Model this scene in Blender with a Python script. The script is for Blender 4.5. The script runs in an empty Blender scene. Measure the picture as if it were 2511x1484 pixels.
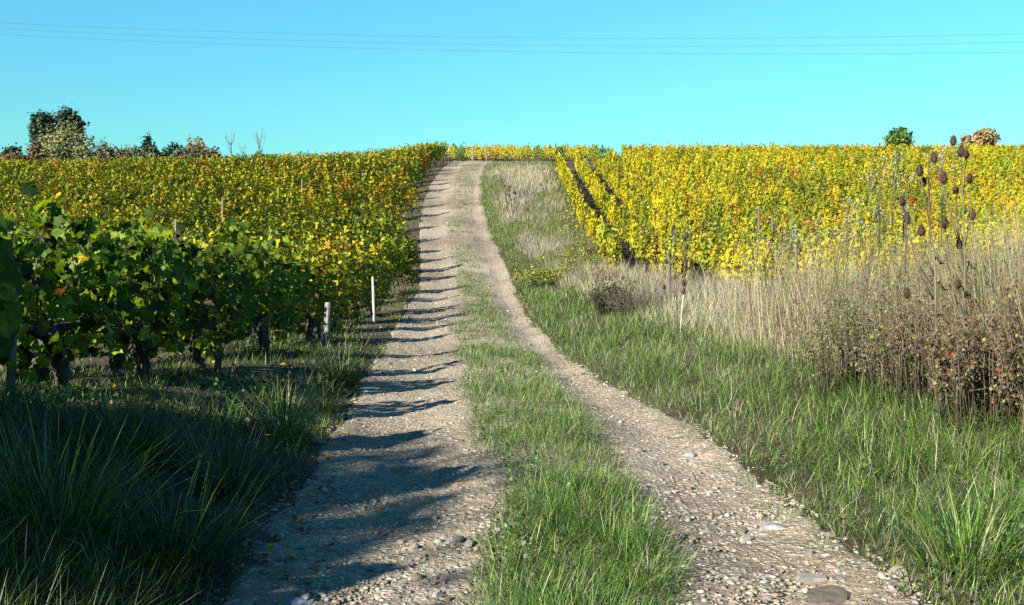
import bpy, math, random
import numpy as np
from mathutils import Vector, Matrix

C = bpy.context.scene.collection
SC = bpy.context.scene
rng = np.random.default_rng(11)
random.seed(11)
EYE = 1.55
ALB = 0.44       # reflectance of the whole place
PITCH = math.atan(122 / 2650)

# ------------------------------------------------------------------ camera, sky, sun, exposure
cam_d = bpy.data.cameras.new('camera')
cam = bpy.data.objects.new('camera', cam_d)
C.objects.link(cam)
cam.location = (0, 0, EYE)
cam.rotation_euler = (math.pi / 2 - PITCH, 0, 0)
cam_d.sensor_width = 36
cam_d.lens = 36 * 2650 / 2511
cam_d.clip_start = 0.1
cam_d.clip_end = 3000
SC.camera = cam

SUN_DIR = Vector((-0.70, -0.714, 0)).normalized()
SUN_EL = math.radians(25.5)
world = bpy.data.worlds.new('World')
SC.world = world
world.use_nodes = True
nt = world.node_tree
nt.nodes.clear()
w_out = nt.nodes.new('ShaderNodeOutputWorld')
w_bg = nt.nodes.new('ShaderNodeBackground')
w_sky = nt.nodes.new('ShaderNodeTexSky')
w_sky.sky_type = 'NISHITA'
w_sky.sun_disc = False
w_sky.sun_elevation = SUN_EL
w_sky.sun_rotation = math.atan2(SUN_DIR.x, SUN_DIR.y) % (2 * math.pi)
w_sky.altitude = 0
w_sky.air_density = 1.7
w_sky.dust_density = 0.0
w_sky.ozone_density = 1.0
w_mul = nt.nodes.new('ShaderNodeMix')
w_mul.data_type = 'RGBA'
w_mul.blend_type = 'MULTIPLY'
w_mul.inputs[0].default_value = 1.0
w_mul.inputs[7].default_value = (0.098, 0.303, 0.47, 1)
nt.links.new(w_sky.outputs[0], w_mul.inputs[6])
nt.links.new(w_mul.outputs[2], w_bg.inputs[0])
w_bg.inputs[1].default_value = 0.10
nt.links.new(w_bg.outputs[0], w_out.inputs[0])

sun_d = bpy.data.lights.new('sun', 'SUN')
sun_d.energy = 5.0
sun_d.angle = math.radians(0.5)
sun_d.color = (1.0, 0.96, 0.86)
sun = bpy.data.objects.new('sun', sun_d)
C.objects.link(sun)
sv = Vector((SUN_DIR.x * math.cos(SUN_EL), SUN_DIR.y * math.cos(SUN_EL), math.sin(SUN_EL)))
sun.rotation_euler = sv.to_track_quat('Z', 'Y').to_euler()
sun.location = (-30, -20, 40)

SC.view_settings.view_transform = 'Standard'
SC.view_settings.look = 'None'
SC.view_settings.gamma = 1.0
SC.view_settings.use_curve_mapping = False
SC.view_settings.exposure = 2.10
SC.render.engine = 'CYCLES'
SC.cycles.max_bounces = 6
SC.cycles.diffuse_bounces = 3
SC.cycles.transmission_bounces = 3
SC.cycles.transparent_max_bounces = 4
SC.cycles.caustics_reflective = False
SC.cycles.caustics_refractive = False
SC.cycles.use_denoising = False

# ------------------------------------------------------------------ helpers: maths and noise
_tab = np.random.default_rng(5).random((256, 256))


def vnoise(x, y, s=0):
    x0 = np.asarray(x, float)
    y0 = np.asarray(y, float)
    a0 = .6 + s * .7
    x = x0 * math.cos(a0) - y0 * math.sin(a0) + s * 17.31
    y = x0 * math.sin(a0) + y0 * math.cos(a0) + s * 9.77
    xi = np.floor(x).astype(int)
    yi = np.floor(y).astype(int)
    fx = x - xi
    fy = y - yi
    fx = fx * fx * (3 - 2 * fx)
    fy = fy * fy * (3 - 2 * fy)
    a = _tab[xi & 255, yi & 255]
    b = _tab[(xi + 1) & 255, yi & 255]
    c = _tab[xi & 255, (yi + 1) & 255]
    d = _tab[(xi + 1) & 255, (yi + 1) & 255]
    return (a * (1 - fx) + b * fx) * (1 - fy) + (c * (1 - fx) + d * fx) * fy


def fbm(x, y, s=0):
    return 0.55 * vnoise(x, y, s) + 0.3 * vnoise(x * 2.1, y * 2.1, s + 1) + 0.15 * vnoise(x * 4.3, y * 4.3, s + 2)


def smooth(t):
    t = np.clip(t, 0, 1)
    return t * t * (3 - 2 * t)


_py = [-80, 0, 5, 10, 17, 22, 27, 33, 40, 47, 53, 60, 70, 76, 82, 90, 100, 130, 200, 600]
_pz = [0, 0, 0.03, 0.06, 0.08, 0.16, 0.36, 0.82, 1.75, 2.95, 4.05, 5.35, 7.1, 7.85, 8.6, 9.65, 10.6, 10.6, 5, -10]
_t = np.arange(-80, 600, .25)
_k = np.exp(-np.linspace(-2, 2, 25) ** 2)
_k /= _k.sum()
_ps = np.convolve(np.pad(np.interp(_t, _py, _pz), 12, 'edge'), _k, 'valid')


def prof(Y):
    return np.interp(Y, _t, _ps)


_TK = np.array([
    [-10, -1.1, 1.6, -0.1, 0.75], [4.6, -1.23, 1.72, -0.1, 0.78], [5.4, -1.28, 1.78, -0.05, 0.8], [6.4, -1.36, 1.79, 0.0, 0.78],
    [8.2, -1.43, 1.68, -0.3, 0.80], [9.4, -1.5, 1.5, -0.38, 0.69], [12.2, -1.65, 1.02, -0.49, 0.53], [15.6, -1.89, 0.72, -0.74, 0.3],
    [19.4, -2.13, 0.52, -1.0, 0.0], [23.5, -2.36, 0.31, -1.2, -0.22], [30, -2.58, 0.05, -1.42, -0.68], [34.6, -2.9, -0.1, -1.66, -0.85],
    [38, -3.23, -0.42, -2.04, -1.25], [42.6, -3.65, -0.78, -2.37, -1.6], [49.5, -4.11, -1.22, -2.8, -2.06], [53.6, -4.35, -1.46, -2.94, -2.13],
    [62.4, -4.5, -1.72, -3.18, -2.36], [68.3, -4.4, -1.6, -3.09, -2.32], [76, -4.32, -1.4, -3.07, -2.24], [90, -4.32, -1.4, -3.07, -2.24]])


def tl(Y): return np.interp(Y, _TK[:, 0], _TK[:, 1]) + 0.16 * (vnoise(Y * .9, Y * 0, 3) - .5)
def tr(Y): return np.interp(Y, _TK[:, 0], _TK[:, 2]) + 0.16 * (vnoise(Y * .9, Y * 0, 4) - .5)
def sl(Y): return np.interp(Y, _TK[:, 0], _TK[:, 3]) + 0.22 * (vnoise(Y * 1.1, Y * 0, 5) - .5)
def sr(Y): return np.interp(Y, _TK[:, 0], _TK[:, 4]) - .07 + 0.22 * (vnoise(Y * 1.1, Y * 0, 6) - .5)


def xe(Y):      # the edge of the left vineyard, where its rows end
    return np.interp(Y, [-10, 7, 10, 18, 25, 30, 34, 38, 42.6, 50, 54, 62, 68, 90],
                     [-3.25, -3.25, -3.2, -2.95, -2.9, -2.95, -3.25, -3.6, -4.1, -4.55, -4.75, -5.0, -4.9, -4.9])


def vw(Y):      # width of the green verge to the right of the track
    return np.interp(Y, [0, 6, 10, 14, 20, 33, 40, 60, 80], [3.4, 2.6, 2.4, 2.2, 1.9, 1.4, 1.0, 0.5, 0.4])


def ny(X):      # near edge of the right vineyard
    return np.interp(X, [2.4, 3.7, 5, 7, 8, 10, 60], [29.5, 25, 21, 15.5, 14, 13, 13])


def gz(X, Y):
    X = np.asarray(X, float)
    Y = np.asarray(Y, float)
    z = prof(Y)
    z = z + np.interp(Y, [-10, 0, 7, 9, 13, 18, 25], [.5, .5, .45, .34, .2, .06, 0]) * smooth((np.interp(Y, _TK[:, 0], _TK[:, 1]) + .05 - X) / 1.7)
    z = z + np.interp(Y, [0, 8, 20, 28, 55, 78, 90, 150], [.18, .28, .38, .45, .38, -.02, -.1, .0]) * smooth((X - np.interp(Y, _TK[:, 0], _TK[:, 2])) / 2.6)
    z = z - np.clip(.62 * smooth((-X - 4.4) / 7) + 0.028 * np.maximum(0, -X - 5), 0, 1.35) * smooth((Y - 25) / 45)
    z = z - 0.004 * np.maximum(0, np.abs(X) - 60)
    a, b, c, d = (np.interp(Y, _TK[:, 0], _TK[:, i]) for i in (1, 2, 3, 4))
    for m, w in (((a + c) / 2, (c - a) / 2), ((b + d) / 2, (b - d) / 2)):
        z = z - 0.055 * np.exp(-((X - m) / (w * .75)) ** 2)
    near = np.clip(1 - (Y - 60) / 60, 0, 1)
    z = z + near * (0.07 * (vnoise(X * .7, Y * .7, 1) - .5) + 0.03 * (vnoise(X * 2.3, Y * 2.3, 2) - .5))
    return z


def ray(px, py):
    u = (px - 1255.5) / 2650
    v = (742 - py) / 2650
    return u, math.cos(PITCH) + v * math.sin(PITCH), -math.sin(PITCH) + v * math.cos(PITCH)


def at(px, py, Y):   # a point of the place, Y metres ahead, seen from the photographer's stand in direction (px, py)
    a, b, c = ray(px, py)
    return Vector((a / b * Y, Y, EYE + c / b * Y))


def ground_at(px, py):
    a, b, c = ray(px, py)
    Y = np.arange(3, 95, .02)
    d = EYE + c / b * Y - gz(a / b * Y, Y)
    i = int(np.argmax(d < 0)) if (d < 0).any() else len(Y) - 1
    return float(a / b * Y[i]), float(Y[i])


# ------------------------------------------------------------------ helpers: materials
def mat(name):
    m = bpy.data.materials.new(name)
    m.use_nodes = True
    n = m.node_tree
    b = n.nodes['Principled BSDF']
    return m, n, b


def leafy(name, trans=0.35, rough=0.5, spec=0.25, grain=35.0):
    m, n, b = mat(name)
    at_ = n.nodes.new('ShaderNodeAttribute')
    at_.attribute_name = 'Col'
    tc = n.nodes.new('ShaderNodeTexCoord')
    nz = n.nodes.new('ShaderNodeTexNoise')
    nz.inputs['Scale'].default_value = grain
    n.links.new(tc.outputs['Object'], nz.inputs['Vector'])
    mr = n.nodes.new('ShaderNodeMapRange')
    mr.inputs[1].default_value = .3
    mr.inputs[2].default_value = .7
    mr.inputs[3].default_value = .72
    mr.inputs[4].default_value = 1.25
    n.links.new(nz.outputs[0], mr.inputs[0])
    mx = n.nodes.new('ShaderNodeVectorMath')
    mx.operation = 'SCALE'
    n.links.new(at_.outputs['Color'], mx.inputs[0])
    n.links.new(mr.outputs[0], mx.inputs['Scale'])
    n.links.new(mx.outputs[0], b.inputs['Base Color'])
    b.inputs['Roughness'].default_value = rough
    b.inputs['Specular IOR Level'].default_value = spec
    tr_ = n.nodes.new('ShaderNodeBsdfTranslucent')
    tm = n.nodes.new('ShaderNodeVectorMath')
    tm.operation = 'MULTIPLY'
    tm.inputs[1].default_value = (1.25, 1.3, .7)
    n.links.new(mx.outputs[0], tm.inputs[0])
    n.links.new(tm.outputs[0], tr_.inputs['Color'])
    ms = n.nodes.new('ShaderNodeMixShader')
    ms.inputs[0].default_value = trans
    n.links.new(b.outputs[0], ms.inputs[1])
    n.links.new(tr_.outputs[0], ms.inputs[2])
    n.links.new(ms.outputs[0], n.nodes['Material Output'].inputs['Surface'])
    return m


def noisy(name, c1, c2, scale, rough=0.85, bump=0.3, stretch=(1, 1, 1), c3=None, coord='Object', dist=0.02):
    m, n, b = mat(name)
    tc = n.nodes.new('ShaderNodeTexCoord')
    mp = n.nodes.new('ShaderNodeMapping')
    mp.inputs['Scale'].default_value = stretch
    n.links.new(tc.outputs[coord], mp.inputs[0])
    nz = n.nodes.new('ShaderNodeTexNoise')
    nz.inputs['Scale'].default_value = scale
    nz.inputs['Detail'].default_value = 6
    n.links.new(mp.outputs[0], nz.inputs['Vector'])
    cr = n.nodes.new('ShaderNodeValToRGB')
    cr.color_ramp.elements[0].position = .32
    c1, c2 = tuple(q * ALB for q in c1), tuple(q * ALB for q in c2)
    cr.color_ramp.elements[0].color = (*c1, 1)
    cr.color_ramp.elements[1].position = .68
    cr.color_ramp.elements[1].color = (*c2, 1)
    if c3:
        e = cr.color_ramp.elements.new(.5)
        e.color = (*c3, 1)
    n.links.new(nz.outputs[0], cr.inputs[0])
    n.links.new(cr.outputs[0], b.inputs['Base Color'])
    b.inputs['Roughness'].default_value = rough
    b.inputs['Specular IOR Level'].default_value = .2
    bp = n.nodes.new('ShaderNodeBump')
    bp.inputs['Strength'].default_value = bump
    bp.inputs['Distance'].default_value = dist
    n.links.new(nz.outputs[0], bp.inputs['Height'])
    n.links.new(bp.outputs[0], b.inputs['Normal'])
    return m


M = {}
M['leaf'] = leafy('vine_leaf', .24, .65, .15, 30)


def veined(name):
    """leaf seen close: pale veins fan out from the stalk, blotches between them"""
    m = leafy(name, .42, .55, .22, 3.2)
    n = m.node_tree
    sc = [k for k in n.nodes if k.type == 'VECT_MATH' and k.operation == 'SCALE'][0]
    tc = [k for k in n.nodes if k.type == 'TEX_COORD'][0]
    sx = n.nodes.new('ShaderNodeSeparateXYZ')
    n.links.new(tc.outputs['Object'], sx.inputs[0])

    def ma(op, a, b=None):
        q = n.nodes.new('ShaderNodeMath')
        q.operation = op
        for i, v in enumerate((a, b)):
            if v is None: continue
            if isinstance(v, (int, float)): q.inputs[i].default_value = v
            else: n.links.new(v, q.inputs[i])
        return q.outputs[0]
    yy = ma('ADD', sx.outputs[1], .12)
    ang = ma('ARCTAN2', sx.outputs[0], yy)
    pp = ma('PINGPONG', ang, math.radians(25))
    rad = ma('SQRT', ma('ADD', ma('MULTIPLY', sx.outputs[0], sx.outputs[0]), ma('MULTIPLY', yy, yy)))
    d = ma('MULTIPLY', rad, ma('SINE', pp))
    mr = n.nodes.new('ShaderNodeMapRange')
    mr.inputs[1].default_value = .012
    mr.inputs[2].default_value = .045
    mr.inputs[3].default_value = 1.55
    mr.inputs[4].default_value = 1.0
    n.links.new(d, mr.inputs[0])
    old = sc.inputs['Scale'].links[0].from_socket
    n.links.new(ma('MULTIPLY', old, mr.outputs[0]), sc.inputs['Scale'])
    return m


M['leaf_near'] = veined('vine_leaf_close')
M['grass'] = leafy('grass_blade', .30, .5, .3, 20)
M['dry'] = leafy('dry_stalk', .15, .8, .1, 25)
M['tree'] = leafy('tree_leaf', .25, .6, .2, 1)
M['bark'] = noisy('vine_bark', (.035, .028, .022), (.15, .13, .11), 18, .95, .9, (2.2, 2.2, .5))
M['twig'] = noisy('twig', (.13, .095, .065), (.30, .24, .165), 12)
M['treebark'] = noisy('tree_bark', (.05, .04, .03), (.14, .11, .09), 3)
M['post'] = noisy('weathered_wood', (.17, .155, .14), (.42, .395, .36), 9, .9, .6, (6, 6, .6))
M['oldpost'] = noisy('old_wood', (.09, .08, .07), (.24, .22, .20), 9, .9, .6, (6, 6, .6))
M['paint'] = noisy('limewashed_wood', (.40, .37, .33), (.62, .59, .54), 8, .85, .4, (5, 5, .6))
M['teasel_stem'] = noisy('teasel_stem', (.08, .058, .042), (.24, .19, .14), 14, .9, .3, (1, 1, .2))
M['teasel_head'] = noisy('teasel_head', (.030, .018, .011), (.11, .062, .036), 60, .95, .6)
M['pale_stem'] = noisy('pale_stem', (.55, .52, .46), (.72, .69, .62), 14)
M['puff'] = noisy('seed_fluff', (.26, .25, .25), (.50, .49, .48), 30)
M['petal_white'] = noisy('white_petal', (.7, .7, .66), (.82, .82, .78), 30)
M['petal_yellow'] = noisy('yellow_petal', (.75, .55, .02), (.85, .68, .04), 30)
M['wire'] = noisy('aluminium_cable', (.10, .12, .14), (.16, .18, .2), 3)


def stone_mat():
    m, n, b = mat('limestone')
    tc = n.nodes.new('ShaderNodeTexCoord')
    at_ = n.nodes.new('ShaderNodeAttribute')
    at_.attribute_name = 'Col'
    nz = n.nodes.new('ShaderNodeTexNoise')
    nz.inputs['Scale'].default_value = 22
    nz.inputs['Detail'].default_value = 7
    n.links.new(tc.outputs['Object'], nz.inputs['Vector'])
    mr = n.nodes.new('ShaderNodeMapRange')
    mr.inputs[1].default_value = .3
    mr.inputs[2].default_value = .7
    mr.inputs[3].default_value = .62
    mr.inputs[4].default_value = 1.2
    n.links.new(nz.outputs[0], mr.inputs[0])
    mx = n.nodes.new('ShaderNodeVectorMath')
    mx.operation = 'SCALE'
    n.links.new(at_.outputs['Color'], mx.inputs[0])
    n.links.new(mr.outputs[0], mx.inputs['Scale'])
    n.links.new(mx.outputs[0], b.inputs['Base Color'])
    b.inputs['Roughness'].default_value = .85
    b.inputs['Specular IOR Level'].default_value = .2
    bp = n.nodes.new('ShaderNodeBump')
    bp.inputs['Strength'].default_value = .7
    bp.inputs['Distance'].default_value = .012
    n.links.new(nz.outputs[0], bp.inputs['Height'])
    n.links.new(bp.outputs[0], b.inputs['Normal'])
    return m


M['stone'] = stone_mat()


def soil_mat(name, dark, mid, pale, pebble, pebble_amt, big=0.35):
    """earth with damp and dry patches and a pebbly relief; pebbles of several sizes keep their own colour"""
    m, n, b = mat(name)
    tc = n.nodes.new('ShaderNodeTexCoord')
    P = tc.outputs['Object']
    dark, mid, pale, pebble = (tuple(q * ALB for q in c) for c in (dark, mid, pale, pebble))

    def noise(scale, detail=5):
        z = n.nodes.new('ShaderNodeTexNoise')
        z.inputs['Scale'].default_value = scale
        z.inputs['Detail'].default_value = detail
        n.links.new(P, z.inputs['Vector'])
        return z.outputs[0]

    def ramp(src, stops):
        r = n.nodes.new('ShaderNodeValToRGB')
        el = r.color_ramp.elements
        el[0].position, el[0].color = stops[0][0], (*stops[0][1], 1)
        el[1].position, el[1].color = stops[-1][0], (*stops[-1][1], 1)
        for p, c in stops[1:-1]:
            e = el.new(p)
            e.color = (*c, 1)
        n.links.new(src, r.inputs[0])
        return r.outputs[0]

    def mixc(f, a, c):
        x = n.nodes.new('ShaderNodeMix')
        x.data_type = 'RGBA'
        n.links.new(f, x.inputs[0])
        n.links.new(a, x.inputs[6])
        n.links.new(c, x.inputs[7])
        return x.outputs[2]

    base = ramp(noise(big, 6), [(.36, dark), (.5, mid), (.64, pale)])
    fine = ramp(noise(14, 6), [(.3, (.62, .62, .62)), (.7, (1.25, 1.25, 1.25))])
    mu = n.nodes.new('ShaderNodeMix')
    mu.data_type = 'RGBA'
    mu.blend_type = 'MULTIPLY'
    mu.inputs[0].default_value = 1
    n.links.new(base, mu.inputs[6])
    n.links.new(fine, mu.inputs[7])
    col = mu.outputs[2]
    heights = []
    for sc, lo in ((26, .52), (60, .45)):
        v = n.nodes.new('ShaderNodeTexVoronoi')
        v.inputs['Scale'].default_value = sc
        v.inputs['Randomness'].default_value = 1
        n.links.new(P, v.inputs['Vector'])
        sep = n.nodes.new('ShaderNodeSeparateColor')
        n.links.new(v.outputs['Color'], sep.inputs[0])
        pick = n.nodes.new('ShaderNodeMath')
        pick.operation = 'GREATER_THAN'
        pick.inputs[1].default_value = 1 - pebble_amt
        n.links.new(sep.outputs[0], pick.inputs[0])
        ed = n.nodes.new('ShaderNodeMapRange')
        ed.inputs[1].default_value = lo
        ed.inputs[2].default_value = lo - .12
        n.links.new(v.outputs['Distance'], ed.inputs[0])
        f = n.nodes.new('ShaderNodeMath')
        f.operation = 'MULTIPLY'
        n.links.new(pick.outputs[0], f.inputs[0])
        n.links.new(ed.outputs[0], f.inputs[1])
        pc = ramp(sep.outputs[1], [(0, tuple(c * .6 for c in pebble)), (.5, pebble), (1, tuple(min(.7, c * 1.35) for c in pebble))])
        col = mixc(f.outputs[0], col, pc)
        hm = n.nodes.new('ShaderNodeMath')
        hm.operation = 'SUBTRACT'
        hm.inputs[0].default_value = .6
        n.links.new(v.outputs['Distance'], hm.inputs[1])
        hh = n.nodes.new('ShaderNodeMath')
        hh.operation = 'MULTIPLY'
        n.links.new(hm.outputs[0], hh.inputs[0])
        n.links.new(f.outputs[0], hh.inputs[1])
        heights.append(hh.outputs[0])
    add = n.nodes.new('ShaderNodeMath')
    add.operation = 'ADD'
    n.links.new(heights[0], add.inputs[0])
    n.links.new(heights[1], add.inputs[1])
    a2 = n.nodes.new('ShaderNodeMath')
    a2.operation = 'ADD'
    n.links.new(add.outputs[0], a2.inputs[0])
    n.links.new(noise(22, 8), a2.inputs[1])
    bp = n.nodes.new('ShaderNodeBump')
    bp.inputs['Strength'].default_value = .8
    bp.inputs['Distance'].default_value = .03
    n.links.new(a2.outputs[0], bp.inputs['Height'])
    n.links.new(bp.outputs[0], b.inputs['Normal'])
    n.links.new(col, b.inputs['Base Color'])
    b.inputs['Roughness'].default_value = .95
    b.inputs['Specular IOR Level'].default_value = .1
    return m


M['track'] = soil_mat('stony_track_earth', (.27, .20, .135), (.41, .315, .22), (.52, .42, .30), (.52, .47, .37), .5)
M['ground'] = soil_mat('field_earth', (.055, .040, .026), (.095, .070, .043), (.14, .105, .068), (.27, .24, .19), .12, .5)


# ------------------------------------------------------------------ helpers: meshes and objects
def mesh_np(name, V, T, m, col=None, smooth_=False):
    V = np.asarray(V, np.float32).reshape(-1, 3)
    T = np.asarray(T, np.int32)
    k = T.shape[1]
    me = bpy.data.meshes.new(name)
    me.vertices.add(len(V))
    me.vertices.foreach_set('co', V.ravel())
    me.loops.add(T.size)
    me.loops.foreach_set('vertex_index', T.ravel())
    me.polygons.add(len(T))
    me.polygons.foreach_set('loop_start', np.arange(0, T.size, k, dtype=np.int32))
    if smooth_:
        me.polygons.foreach_set('use_smooth', np.ones(len(T), bool))
    me.update(calc_edges=True)
    if col is not None:
        ca = me.color_attributes.new('Col', 'FLOAT_COLOR', 'POINT')
        c4 = np.ones((len(V), 4), np.float32)
        c4[:, :3] = col
        ca.data.foreach_set('color', c4.ravel())
    me.materials.append(m)
    return me


def link(name, me, parent=None):
    o = bpy.data.objects.new(name, me)
    C.objects.link(o)
    if parent is not None:
        o.parent = parent
    return o


def tag(o, label=None, cat=None, group=None, kind=None):
    if label: o['label'] = label
    if cat: o['category'] = cat
    if group: o['group'] = group
    if kind: o['kind'] = kind
    return o


def thing(name, label, cat, loc, rz=0.0, group=None, sc=1.0):
    o = bpy.data.objects.new(name, None)
    C.objects.link(o)
    o.location = loc
    o.rotation_euler = (0, 0, rz)
    o.scale = (sc, sc, sc)
    o.empty_display_size = .1
    return tag(o, label, cat, group)


class Parts:
    """collects shapes (quads as two triangles) that become ONE mesh"""
    def __init__(s): s.V, s.T, s.Cc, s.n = [], [], [], 0

    def add(s, V, T, col=None):
        V = np.asarray(V, float).reshape(-1, 3)
        s.V.append(V)
        s.T.append(np.asarray(T, int) + s.n)
        s.Cc.append(np.broadcast_to(np.asarray(col if col is not None else (1, 1, 1), float), V.shape).copy())
        s.n += len(V)

    def tube(s, pts, rad, k=6, col=None, wob=0.0):
        pts = np.asarray(pts, float)
        n = len(pts)
        rad = np.broadcast_to(np.asarray(rad, float), (n,))
        d = np.gradient(pts, axis=0)
        d /= np.linalg.norm(d, axis=1)[:, None] + 1e-9
        up = np.where(np.abs(d[:, 2:3]) > .9, np.array([[1., 0, 0]]), np.array([[0., 0, 1.]]))
        a = np.cross(d, up)
        a /= np.linalg.norm(a, axis=1)[:, None] + 1e-9
        b = np.cross(d, a)
        th = np.arange(k) / k * 2 * np.pi
        r = rad[:, None] * (1 + wob * rng.standard_normal((n, k)))
        V = pts[:, None, :] + r[:, :, None] * (np.cos(th)[None, :, None] * a[:, None, :] + np.sin(th)[None, :, None] * b[:, None, :])
        V = V.reshape(-1, 3)
        i = np.arange(n - 1)[:, None] * k
        j = np.arange(k)[None, :]
        j2 = (j + 1) % k
        T = np.concatenate([np.stack([i + j, i + j2, i + k + j2], -1).reshape(-1, 3), np.stack([i + j, i + k + j2, i + k + j], -1).reshape(-1, 3)])
        V = np.concatenate([V, pts[:1], pts[-1:]])
        jj = np.arange(k)
        T = np.concatenate([T, np.stack([np.full(k, n * k), (jj + 1) % k, jj], -1), np.stack([np.full(k, n * k + 1), (n - 1) * k + jj, (n - 1) * k + (jj + 1) % k], -1)])
        s.add(V, T, col)

    def mesh(s, name, m, smooth_=False, col=False):
        return mesh_np(name, np.concatenate(s.V), np.concatenate(s.T), m, np.concatenate(s.Cc) if col else None, smooth_)


def outline_leaf(stops, n, teeth, droop):
    th = np.linspace(-180, 180, n, endpoint=False)
    a = np.abs(th)
    r = np.interp(a, [p for p, _ in stops], [q for _, q in stops]) * (1 + teeth * np.where(np.arange(n) % 2, 1, -1))
    x = r * np.sin(np.radians(th))
    y = r * np.cos(np.radians(th))
    z = .22 * np.abs(x) - droop * (y + .2) ** 2 - .1 * x * x
    V = np.concatenate([[[0, -.12, 0]], np.stack([x, y, z], -1)])
    i = np.arange(n)
    T = np.stack([np.zeros(n, int), 1 + (i + 1) % n, 1 + i], -1)
    return V, T


LEAF_NEAR = outline_leaf([(0, 1), (16, .86), (28, .66), (45, .84), (60, .95), (76, .76), (92, .66), (110, .78), (128, .82), (150, .66), (170, .42), (180, .14)], 30, .045, .18)
LEAF_MID = outline_leaf([(0, 1), (36, .68), (65, .95), (100, .66), (135, .8), (180, .2)], 10, 0, .15)
LEAF_SIX = (np.array([[0, -.6, 0], [.8, -.35, .12], [.72, .45, .08], [0, .95, -.12], [-.72, .45, .08], [-.8, -.35, .12]]), np.array([[0, 1, 2], [0, 2, 3], [0, 3, 4], [0, 4, 5]]))
LEAF_FAR = (np.array([[0, -.8, 0], [.8, .0, .25], [0, .95, -.1], [-.8, .0, .25]]), np.array([[0, 1, 2], [0, 2, 3]]))


def frames(nrm, tip):
    n = nrm / (np.linalg.norm(nrm, axis=1)[:, None] + 1e-9)
    t = tip - (tip * n).sum(1)[:, None] * n
    t /= np.linalg.norm(t, axis=1)[:, None] + 1e-9
    return np.stack([np.cross(t, n), t, n], -1)


def scatter(tpl, pos, R, size, col):
    V0, T0 = tpl
    k, nv = len(pos), len(V0)
    V = pos[:, None, :] + np.einsum('kij,vj->kvi', R, V0) * np.asarray(size).reshape(-1, 1, 1)
    T = (np.arange(k) * nv)[:, None, None] + T0[None]
    return V.reshape(-1, 3), T.reshape(-1, 3), np.repeat(col, nv, 0)


def join(lst):
    V, T, Cc, n = [], [], [], 0
    for v, t, c in lst:
        V.append(v)
        T.append(t + n)
        Cc.append(c)
        n += len(v)
    return np.concatenate(V), np.concatenate(T), np.concatenate(Cc)


def blades(base, az, L, w, lean, bend, col, segs=3):
    """grass blades: two or three bent segments tapering to a point"""
    k = len(base)
    t = np.array([0, .38, .72, 1.]) if segs == 3 else np.array([0, .5, 1.])
    wd = [1, .9, .6] if segs == 3 else [1, .8]
    dirh = np.stack([np.cos(az), np.sin(az), np.zeros(k)], -1)
    tw = rng.uniform(-1, 1, k) * .7
    side = np.stack([-np.sin(az + tw), np.cos(az + tw), np.zeros(k)], -1)
    P = [base]
    for i in range(segs):
        phi = lean + bend * (t[i] + t[i + 1]) / 2
        seg = L * (t[i + 1] - t[i])
        P.append(P[-1] + seg[:, None] * (np.sin(phi)[:, None] * dirh + np.cos(phi)[:, None] * np.array([0, 0, 1.])))
    V = []
    for i in range(segs):
        o = side * (w * wd[i] / 2)[:, None]
        V += [P[i] - o, P[i] + o]
    V.append(P[segs])
    V = np.stack(V, 1)
    T0 = np.array([[0, 1, 3], [0, 3, 2], [2, 3, 5], [2, 5, 4], [4, 5, 6]] if segs == 3 else [[0, 1, 3], [0, 3, 2], [2, 3, 4]])
    nv = 2 * segs + 1
    T = (np.arange(k) * nv)[:, None, None] + T0[None]
    return V.reshape(-1, 3), T.reshape(-1, 3), np.repeat(col, nv, 0)


def pal(names_w, k, jit=.13):
    """k colours drawn from {colour: weight}"""
    cs = np.array([c for c, _ in names_w], float)
    w = np.array([q for _, q in names_w], float)
    i = rng.choice(len(cs), k, p=w / w.sum())
    return np.clip(cs[i] * (1 + jit * rng.standard_normal((k, 1))) * (1 + .06 * rng.standard_normal((k, 3))), .004, .85) * ALB


def vine_pal(names_w, k, mix=.38):
    """leaf colours of one vine: every plant leans to a tone of its own"""
    own = pal(names_w, 1, .08)
    return pal(names_w, k) * (1 - mix) + own * mix


# ------------------------------------------------------------------ ground sheet and track
def grid_axis(lo, hi, step, end_lo, end_hi, g=1.16):
    a = list(np.arange(lo, hi + 1e-6, step))
    s = step
    while a[-1] < end_hi:
        s *= g
        a.append(a[-1] + s)
    s = step
    pre = []
    x = lo
    while x > end_lo:
        s *= g
        x -= s
        pre.append(x)
    return np.array(pre[::-1] + a)


gx = grid_axis(-5, 5, .14, -420, 420)
gy = grid_axis(1, 14, .14, -60, 95, 1.025)
gy = np.concatenate([gy[gy <= 95], [100, 106, 115, 130, 150, 180, 220, 280, 360, 480, 600]])
X, Y = np.meshgrid(gx, gy)
inside = smooth((X - np.interp(Y, _TK[:, 0], _TK[:, 1]) - .12) / .25) * smooth((np.interp(Y, _TK[:, 0], _TK[:, 2]) - .12 - X) / .25) * (Y > -9) * (Y < 80)
Z = gz(X, Y) - .12 * inside
nx_, ny_ = len(gx), len(gy)
idx = np.arange(nx_ * ny_).reshape(ny_, nx_)
Q = np.stack([idx[:-1, :-1], idx[:-1, 1:], idx[1:, 1:], idx[1:, :-1]], -1).reshape(-1, 4)
ground = link('ground', mesh_np('ground', np.stack([X, Y, Z], -1), Q, M['ground'], None, True))
tag(ground, 'dark earth of the hillside under vines and grass', kind='structure')

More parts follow.
